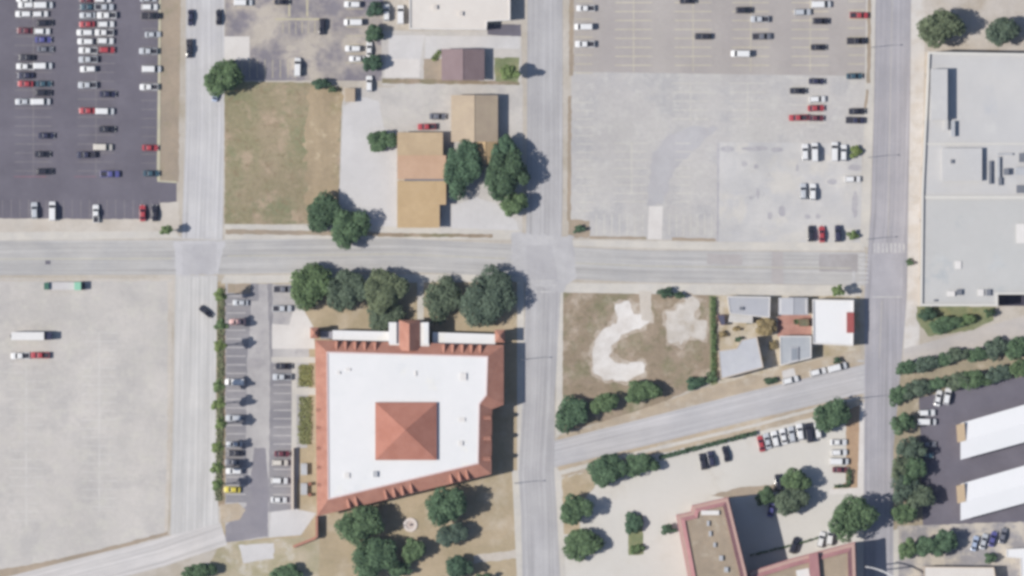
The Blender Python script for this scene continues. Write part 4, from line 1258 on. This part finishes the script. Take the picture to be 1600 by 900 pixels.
# --- white storage sheds on the right
shed_roof = ground_mat('white_metal_roof', (241, 241, 243), (236, 237, 238), 0.06, fine=0.02, blotch=0.02)
for (lab, dy) in (('upper of two long white roofed sheds in the dark yard', 0), ('lower of two long white roofed sheds in the dark yard', 95)):
    t = thing('storage_shed', lab, 'warehouse', (*W(1560, 670 + dy), 0), 0, 'white storage sheds')
    A = [(1500, 661 + dy), (1690, 606 + dy), (1690, 666 + dy), (1500, 718 + dy)]
    w = wpts(A)
    MB().prism(offset(w, .3), 0, 3.4).build('wall', stucco, t)
    mid0, mid1 = ((w[0][0] + w[3][0]) / 2, (w[0][1] + w[3][1]) / 2), ((w[1][0] + w[2][0]) / 2, (w[1][1] + w[2][1]) / 2)
    m = MB()
    e, r = 3.42, 4.3
    m.add([(*w[3], e), (*w[2], e), (*mid1, r), (*mid0, r), (*w[0], e), (*w[1], e)], [(0, 1, 2, 3), (3, 2, 5, 4), (0, 3, 4), (1, 5, 2), (0, 4, 5, 1)])
    m.build('roof', shed_roof, t)
    q = wpts([(1494, 664 + dy), (1506, 660 + dy), (1508, 688 + dy), (1496, 691 + dy)])
    MB().prism(q, 0, 4.5).build('end_office', plain('tan_roofing', (204, 178, 144), .85, var=.05), t)
    openings(t, offset(w, .3), 0, 3.2, 9, 4)
# --- buildings cut by the bottom right corner
flat_building('cream_roof_shop', 'long cream roofed shop cut off by the bottom right edge', [(1443, 885), (1552, 886), (1560, 940), (1443, 940)], 4.0, stucco, cream_roof, .2, .2, op=False)
flat_building('white_corner_building', 'white roofed building in the bottom right corner', [(1572, 858), (1690, 850), (1690, 940), (1596, 940), (1594, 872), (1572, 870)], 4.0, stucco_w, white_roof, .2, .2, op=False)

# --- street lamps
lampmetal = plain('lamp_metal', (150, 150, 156), .5)
for (x, y, lab) in ((1362, 74, 'street lamp on the right street beside the upper lot'), (1357, 246, 'street lamp on the right street beside the lone green shrub'),
                    (1354, 374, 'street lamp at the crosswalk above the right crossing'), (1344, 622, 'street lamp where the diagonal street meets the right street'),
                    (814, 562, 'street lamp in the long shadow of the tiled building'), (804, 755, 'street lamp below the lower right corner of the tiled building')):
    c = W(x, y)
    t = thing('street_lamp', lab, 'street lamp', (*c, 0), 0, 'street lamps along the streets')
    MB().tube((*c, 0), (*c, 7.2), .12, .07, 8).build('pole', lampmetal, t)
    MB().tube((*c, 7.15), (c[0] + 1.7, c[1], 7.5), .06, .05, 6).build('arm', lampmetal, t)
    MB().box((c[0] + 1.95, c[1], 7.5), (.8, .3, .14)).build('lamp_head', lampmetal, t)

# ------------------------------------------------------------------ trees and shrubs
bark = plain('bark', (112, 98, 84), .95, var=.15)
leafA = leaf_mat('oak_leaves', (62, 86, 64), (106, 136, 98))
leafB = leaf_mat('live_oak_leaves', (70, 86, 70), (112, 130, 106))
leafC = leaf_mat('bright_leaves', (82, 106, 64), (134, 156, 98))
leafD = leaf_mat('dark_leaves', (54, 76, 62), (90, 120, 90))
leafF = leaf_mat('bed_leaves', (122, 134, 88), (164, 166, 116))
leafE = leaf_mat('dry_leaves', (122, 108, 78), (178, 162, 120))


def foliage(rnd, c, rx, ry, rz, dens=1.0, size=(.34, .72), lobes=None):
    """many leaf-clump faces scattered through uneven lobes"""
    m = MB()
    area = math.pi * rx * ry
    k = lobes or max(5, min(16, int(4 + area / 8)))
    lb = []
    for i in range(k):
        a = 2 * math.pi * (i + rnd.uniform(-.3, .3)) / k * (1 if i < k * .75 else 2.3)
        rr = rnd.uniform(.5, .8) if i < k * .7 else rnd.uniform(0, .35)
        s_ = rnd.uniform(.27, .47)
        lb.append((c[0] + rx * rr * math.cos(a), c[1] + ry * rr * math.sin(a), c[2] + rz * rnd.uniform(-.25, .45), s_ * rx, s_ * ry, s_ * rz * 1.25))
    lb.append((c[0], c[1], c[2], rx * .62, ry * .62, rz * .8))
    nq = int(area * 36 * dens) + 90
    tot = sum(l[3] * l[4] for l in lb)
    for l in lb:
        for _ in range(int(nq * l[3] * l[4] / tot)):
            while True:
                v = Vector((rnd.gauss(0, 1), rnd.gauss(0, 1), rnd.gauss(0, 1) + .25))
                if v.length > .1:
                    break
            v.normalize()
            q = rnd.uniform(.35, 1.0) ** .5 * rnd.uniform(.9, 1.1)
            p = Vector((l[0] + v.x * l[3] * q, l[1] + v.y * l[4] * q, l[2] + v.z * l[5] * q))
            if p.z < .15:
                continue
            nr = (v + Vector((rnd.uniform(-.6, .6), rnd.uniform(-.6, .6), rnd.uniform(.25, 1.5)))).normalized()
            u = nr.orthogonal().normalized()
            u = Matrix.Rotation(rnd.uniform(0, 6.28), 3, nr) @ u
            w_ = nr.cross(u)
            s1 = rnd.uniform(*size) * .5
            s2 = s1 * rnd.uniform(.6, 1.0)
            m.add([p - u * s1, p - w_ * s2 + nr * .06, p + u * s1, p + w_ * s2 - nr * .04], [(0, 1, 2, 3)])
    return m


TREE_N = [0]


def tree(px, py, rx, ry, off, label, mat=None, name='shade_tree', group='trees around the blocks', dens=1.0, cat='tree', trunk=True):
    """crown centre (px), radii (px), off = shadow offset in px, i.e. crown height"""
    TREE_N[0] += 1
    rnd = random.Random(100 + TREE_N[0])
    x, y = W(px, py)
    zc = off * S
    RX, RY = rx * S * 1.02, ry * S * 1.02
    rz = min(zc * .75, .8 * (RX + RY) / 2)
    root = thing(name, label, cat, (x, y, 0), 0, group)
    if trunk:
        tm = MB()
        r0 = max(.1, .05 * (RX + RY) / 2 + .08)
        h = max(.6, zc - rz * .35)
        tm.tube((x, y, 0), (x + .1, y, h * .55), r0, r0 * .75, 9)
        for i in range(5):
            a = i * 1.256 + rnd.uniform(-.3, .3)
            tm.tube((x + .1, y, h * rnd.uniform(.42, .54)), (x + RX * .5 * math.cos(a), y + RY * .5 * math.sin(a), zc + rz * rnd.uniform(0, .3)), r0 * .5, r0 * .18, 6)
        tm.build('trunk', bark, root)
    foliage(rnd, (x, y, zc), RX, RY, rz, dens, size=(.32, .7) if RX < 3 else (.5, 1.0)).build('crown', mat or leafA, root)
    return root


T = [
    (352, 124, 31, 29, 30, 'big green tree overhanging the street above the dry field', leafA),
    (586, 16, 14, 15, 14, 'topmost of three small round trees beside the white building', leafD),
    (586, 54, 16, 15, 14, 'middle of three small round trees left of the driveway', leafD),
    (584, 101, 15, 16, 14, 'lowest of three small round trees beside the pale concrete pad', leafD),
    (598, 222, 21, 18, 13, 'single round green tree beside the long banded roof', leafA),
    (503, 131, 16, 9, 10, 'flat wide shrub at the top edge of the dry field', leafD),
    (519, 140, 6, 6, 7, 'tiny dark bush just right of the flat wide shrub', leafD),
    (508, 336, 29, 29, 18, 'dark tree at the lower right corner of the dry field', leafD),
    (549, 361, 29, 31, 20, 'green tree leaning over the cross street below the dark tree', leafA),
    (725, 264, 29, 43, 22, 'tall oval tree right of the banded roof', leafA),
    (788, 233, 17, 20, 22, 'small crown at the top of the dark corner trees', leafA),
    (790, 278, 35, 42, 28, 'largest dark tree at the corner beside the middle street', leafD),
    (803, 322, 22, 22, 18, 'lowest crown of the dark corner trees above the pale driveway', leafA),
    (487, 453, 37, 34, 22, 'leftmost big tree of the row before the tiled building', leafA),
    (543, 458, 30, 33, 22, 'second big tree from the left before the tiled building', leafB),
    (602, 458, 36, 36, 26, 'third big tree from the left before the tiled building', leafB),
    (602, 496, 30, 20, 14, 'low tree tucked against the porch left of the entry tower', leafB),
    (694, 470, 30, 36, 16, 'thin sparse tree right of the entry path', leafB),
    (768, 468, 42, 46, 24, 'rightmost big tree before the tiled building, by the middle street', leafB),
    (566, 822, 38, 31, 28, 'broad tree just below the lower tiled edge', leafA),
    (586, 872, 34, 34, 26, 'dark tree at the bottom edge below the broad yard tree', leafA),
    (648, 862, 18, 20, 18, 'narrow tree right below the round fountain', leafA),
    (625, 890, 20, 14, 14, 'low tree at the bottom edge left of the narrow yard tree', leafA),
    (701, 793, 32, 32, 30, 'large dark tree right of the round fountain', leafA),
    (708, 836, 24, 20, 18, 'smaller crown under the large dark yard tree', leafB),
    (717, 888, 22, 20, 20, 'dark tree at the bottom edge near the yard path', leafD),
    (756, 906, 16, 10, 14, 'crown barely showing at the bottom edge beside the middle street', leafD),
    (312, 894, 26, 14, 14, 'dark tree at the bottom edge by the pale diagonal street', leafD),
    (447, 897, 24, 16, 14, 'green tree at the bottom edge below the drive lot', leafA),
    (893, 650, 27, 27, 18, 'leftmost green tree of the scrub lot beside the middle street', leafA),
    (946, 632, 21, 19, 16, 'second tree from the left on the scrub lot verge', leafA),
    (1003, 614, 27, 19, 14, 'third tree from the left on the scrub lot verge', leafA),
    (1088, 598, 16, 11, 8, 'low bush on the verge near the wedge shaped roof', leafA),
    (1112, 590, 9, 9, 6, 'small bush at the foot of the green hedge strip', leafA),
    (950, 738, 32, 27, 18, 'big round tree at the upper left of the motel lot', leafA),
    (1002, 727, 25, 19, 16, 'round tree right beside the big motel lot tree', leafA),
    (900, 797, 24, 24, 20, 'upper of two trees along the motel lot left edge', leafA),
    (913, 853, 32, 25, 14, 'lower of two trees along the motel lot left edge', leafA),
    (992, 820, 15, 19, 10, 'tree on the planting island in the motel lot', leafA),
    (995, 858, 12, 9, 6, 'low bush at the end of the planting island', leafC),
    (1044, 827, 13, 9, 10, 'small bush left of the tall apartment block', leafA),
    (1300, 650, 28, 27, 20, 'green tree at the top of the mulch bed', leafA),
    (1243, 752, 20, 20, 22, 'upper crown in the motel courtyard', leafA),
    (1236, 784, 28, 24, 22, 'wide lower crown in the motel courtyard', leafB),
    (1196, 778, 16, 16, 14, 'shaded tree at the top of the dark courtyard', leafD),
    (1331, 810, 34, 34, 34, 'large bright tree right of the motel courtyard', leafA),
    (1470, 45, 38, 28, 28, 'wide tree above the grey store roof', leafB),
    (1566, 54, 24, 24, 22, 'smaller tree at the top right above the store', leafB),
    (261, 361, 11, 9, 27, 'small green tree on the corner under the brown strip', leafC),
    (796, 115, 15, 14, 32, 'bright green tree on the lawn of the brown roofed house', leafC),
    (1338, 237, 11, 11, 6, 'round bright shrub beside the white cars on the patched lot', leafC),
    (1333, 368, 10, 9, 6, 'bright shrub at the lower right corner of the patched lot', leafC),
    (905, 359, 9, 7, 6, 'little shrub in the brown corner planter', leafA),
    (1309, 455, 11, 11, 24, 'bright slim tree above the white cube building', leafC),
    (1040, 458, 14, 9, 10, 'dark bush at the top of the scrub lot', leafD),
    (1062, 462, 9, 7, 8, 'smaller bush right of the dark scrub lot bush', leafD),
    (1198, 514, 17, 15, 10, 'dry yellowish tree in the middle of the old corner block', leafE),
    (1205, 595, 13, 7, 5, 'dark brush on the verge beside the parked white SUV', leafD),
    (1308, 563, 6, 6, 7, 'little dark bush above the white van on the diagonal street', leafD),
    (1421, 411, 6, 6, 5, 'small bush at the corner of the grey store', leafA),
    (1448, 492, 14, 12, 8, 'leftmost dark shrub along the store foot', leafD),
    (1478, 508, 26, 13, 8, 'widest shrub along the store foot', leafA),
    (1512, 500, 16, 10, 7, 'yellowish shrub along the store foot', leafC),
    (1546, 490, 10, 8, 10, 'rightmost dark shrub along the store foot', leafD),
    (1172, 503, 5, 4, 5, 'dark little bush below the grey shop in the corner block', leafD),
    (1130, 522, 8, 6, 5, 'dry tangle of scrub left of the wedge shaped roof', leafE),
    (1208, 540, 7, 9, 5, 'dry scrub between wedge shaped roof and square grey house', leafE),
    (1150, 514, 6, 5, 4, 'dry low scrub under the pale shed roof', leafE),
    (1156, 531, 8, 5, 5, 'small bush at the notch of the wedge shaped roof', leafD),
]
for (x, y, rx, ry, off, lab, mt) in T:
    small = rx < 13
    tree(x, y, rx, ry, off, lab, mt, 'shrub' if off <= 10 else 'shade_tree', 'shrubs around the blocks' if off <= 10 else 'trees around the blocks', 0.75 if 'sparse' in lab else 1.0, 'shrub' if off <= 10 else 'tree')
# tree belts by the right-hand yard
ordw = ORD
n1 = [(1418, 576, 21.0, 13.7), (1449, 570, 22.9, 13.4), (1476, 564, 16.1, 12.1), (1496, 555, 19.5, 12.7), (1527, 555, 21.4, 13.1), (1557, 545, 18.2, 17.9), (1590, 547, 21.6, 20.3)]
for i, (x, y, rx, ry) in enumerate(n1):
    tree(x, y, rx, ry, 11, f'{ordw[i + 1]} tree from the left in the belt below the alley', leafB if i % 2 else leafA, 'belt_tree', 'trees in the belt below the alley', .6)
n2 = [(1404, 620, 16.6, 18.4), (1434, 609, 26.1, 17.4), (1465, 601, 16.4, 12.3), (1496, 597, 23.4, 15.1), (1524, 596, 24.8, 15.8), (1560, 585, 18.3, 15.9), (1596, 578, 18.1, 15.7)]
for i, (x, y, rx, ry) in enumerate(n2):
    tree(x, y, rx, ry, 12, f'{ordw[i + 1]} tree from the left in the belt along the yard top', leafB if i % 2 else leafA, 'belt_tree', 'trees in the belt along the yard', .6)
n3 = [(1412, 662, 19.4, 17.6), (1422, 704, 24.3, 22.3), (1408, 733, 15.4, 20.6), (1426, 737, 19.9, 22.3), (1414, 765, 21.7, 23.7), (1439, 779, 22.3, 20.8), (1413, 805, 19.2, 18.2)]
for i, (x, y, rx, ry) in enumerate(n3):
    tree(x, y, rx, ry, 18, f'{ordw[i + 1]} tree from the top between right street and dark yard', leafB if i % 3 else leafA, 'belt_tree', 'trees between street and yard', .6)
n4 = [(1418, 860, 16, 18), (1446, 855, 18, 18), (1476, 850, 22, 20), (1548, 872, 12, 9)]
for i, (x, y, rx, ry) in enumerate(n4):
    tree(x, y, rx, ry, 18 if i < 3 else 10, f'{ordw[i + 1]} tree from the left above the cream roofed shop', leafA, 'belt_tree', 'trees above the cream roofed shop')
# slim tall trees along the drive
slim = [(345, 462), (347, 508), (345, 540), (343, 603), (343, 631), (347, 662), (341, 698), (342, 731), (341, 757)]
for i, (x, y) in enumerate(slim):
    tree(x, y, 10.5, 10.5, 43, f'{ordw[i + 1]} slim tall tree from the top in the planted strip', leafC, 'slim_tree', 'slim trees along the drive lot', 1.3)


# hedges
def hedge(pts, wd, h, label, mat, group=None, name='hedge'):
    TREE_N[0] += 1
    rnd = random.Random(500 + TREE_N[0])
    c = W(*pts[len(pts) // 2])
    root = thing(name, label, 'hedge', (*c, 0), 0, group)
    m = MB()
    for i in range(len(pts) - 1):
        a, b = Vector(W(*pts[i])), Vector(W(*pts[i + 1]))
        L = (b - a).length
        d = (b - a).normalized()
        nn = Vector((-d.y, d.x))
        for _ in range(int(L * wd * S * 26)):
            p2 = a + d * rnd.uniform(0, L) + nn * rnd.uniform(-.5, .5) * wd * S * rnd.uniform(.7, 1.15)
            p = Vector((p2.x, p2.y, h * rnd.uniform(.2, 1.0) ** .6 * rnd.uniform(.85, 1.1)))
            nr = Vector((rnd.uniform(-.8, .8), rnd.uniform(-.8, .8), rnd.uniform(.2, 1))).normalized()
            u = nr.orthogonal().normalized()
            u = Matrix.Rotation(rnd.uniform(0, 6.28), 3, nr) @ u
            w_ = nr.cross(u)
            s1 = rnd.uniform(.15, .32)
            m.add([p - u * s1, p - w_ * s1, p + u * s1, p + w_ * s1], [(0, 1, 2, 3)])
    m.build('foliage', mat, root)
    return root


hedge([(1030, 715), (1100, 697), (1182, 676)], 7, 1.2, 'long low hedge along the top edge of the motel lot', leafA)
hedge([(1326, 733), (1326, 757)], 8, 1.3, 'short hedge at the lower end of the mulch bed', leafA)
hedge([(1304, 760), (1326, 759)], 5, 1.0, 'narrow hedge below the maroon sedan by the mulch bed', leafA)
hedge([(1114, 464), (1115, 520), (1115, 598)], 7, 1.3, 'green fence line hedge left of the old corner block', leafC)
hedge([(345, 450), (344, 620), (341, 782)], 10, .5, 'low patchy planting strip between the pale street and the drive lot', leaf_mat('strip_leaves', (116, 130, 92), (164, 164, 126)), None, 'planting_bed')
hedge([(477, 570), (477, 604)], 21, .5, 'upper green planting bed left of the tiled building', leafF, 'planting beds left of the tiled building', 'planting_bed')
hedge([(477, 620), (476, 694)], 20, .5, 'lower green planting bed left of the tiled building', leafF, 'planting beds left of the tiled building', 'planting_bed')
hedge([(676, 94), (688, 80)], 8, .9, 'small bright bush left of the brown roofed house', leafC, None, 'hedge')
hedge([(1240, 503), (1266, 503)], 8, .8, 'green plants on the red brick court', leafA, None, 'planting_bed')
hedge([(1172, 868), (1240, 851), (1300, 834)], 3, .8, 'thin hedge along the top of the apartment wing', leafA)

# ------------------------------------------------------------------ camera, light, world
for o in ROOTS:
    if '_o' in o:
        del o['_o']
cam = bpy.data.cameras.new('camera')
cam.lens = 36.0 * CAM_H / (1600 * S)
cam.sensor_width = 36.0
cam.clip_start = 10.0
cam.clip_end = 20000.0
co = bpy.data.objects.new('camera', cam)
COL.objects.link(co)
co.location = (0, 0, CAM_H)
SC.camera = co

sun = bpy.data.lights.new('sun', 'SUN')
sun.energy = 4.5
sun.angle = math.radians(0.5)
sun.color = (1.0, 0.95, 0.875)
so = bpy.data.objects.new('sun', sun)
COL.objects.link(so)
el, up = math.radians(SUN_EL), math.radians(SUN_UP)
to_sun = Vector((-math.cos(up) * math.cos(el), -math.sin(up) * math.cos(el), math.sin(el)))
so.rotation_euler = to_sun.to_track_quat('Z', 'Y').to_euler()

# thin summer air between the aircraft and the town
hz = bpy.data.materials.new('thin_haze')
hz.use_nodes = True
ht = hz.node_tree
for nd in list(ht.nodes):
    if nd.type == 'BSDF_PRINCIPLED':
        ht.nodes.remove(nd)
pv = ht.nodes.new('ShaderNodeVolumePrincipled')
pv.inputs['Color'].default_value = (0.74, 0.80, 1.0, 1)
pv.inputs['Density'].default_value = HAZE
pv.inputs['Anisotropy'].default_value = 0.0
ht.links.new(pv.outputs['Volume'], ht.nodes['Material Output'].inputs['Volume'])
hb = MB().box((0, 0, (CAM_H + 20 - 1) / 2), (12400, 12400, CAM_H + 20 + 1)).build('haze', hz)
hb['kind'] = 'stuff'

wd = bpy.data.worlds.new('World')
SC.world = wd
wd.use_nodes = True
nt = wd.node_tree
sky = nt.nodes.new('ShaderNodeTexSky')
sky.sky_type = 'NISHITA'
sky.sun_disc = False
sky.sun_elevation = el
sky.sun_rotation = math.radians(270 - SUN_UP)
sky.ozone_density = 2.5
nt.links.new(sky.outputs['Color'], nt.nodes['Background'].inputs['Color'])
nt.nodes['Background'].inputs['Strength'].default_value = 0.09

SC.view_settings.view_transform = 'Standard'
SC.view_settings.look = 'None'
SC.view_settings.gamma = 1.0
SC.view_settings.use_curve_mapping = False
SC.view_settings.exposure = 0.28
SC.cycles.pixel_filter_type = 'BLACKMAN_HARRIS'
SC.cycles.filter_width = 3.4
SC.cycles.max_bounces = 5
SC.render.engine = 'CYCLES'
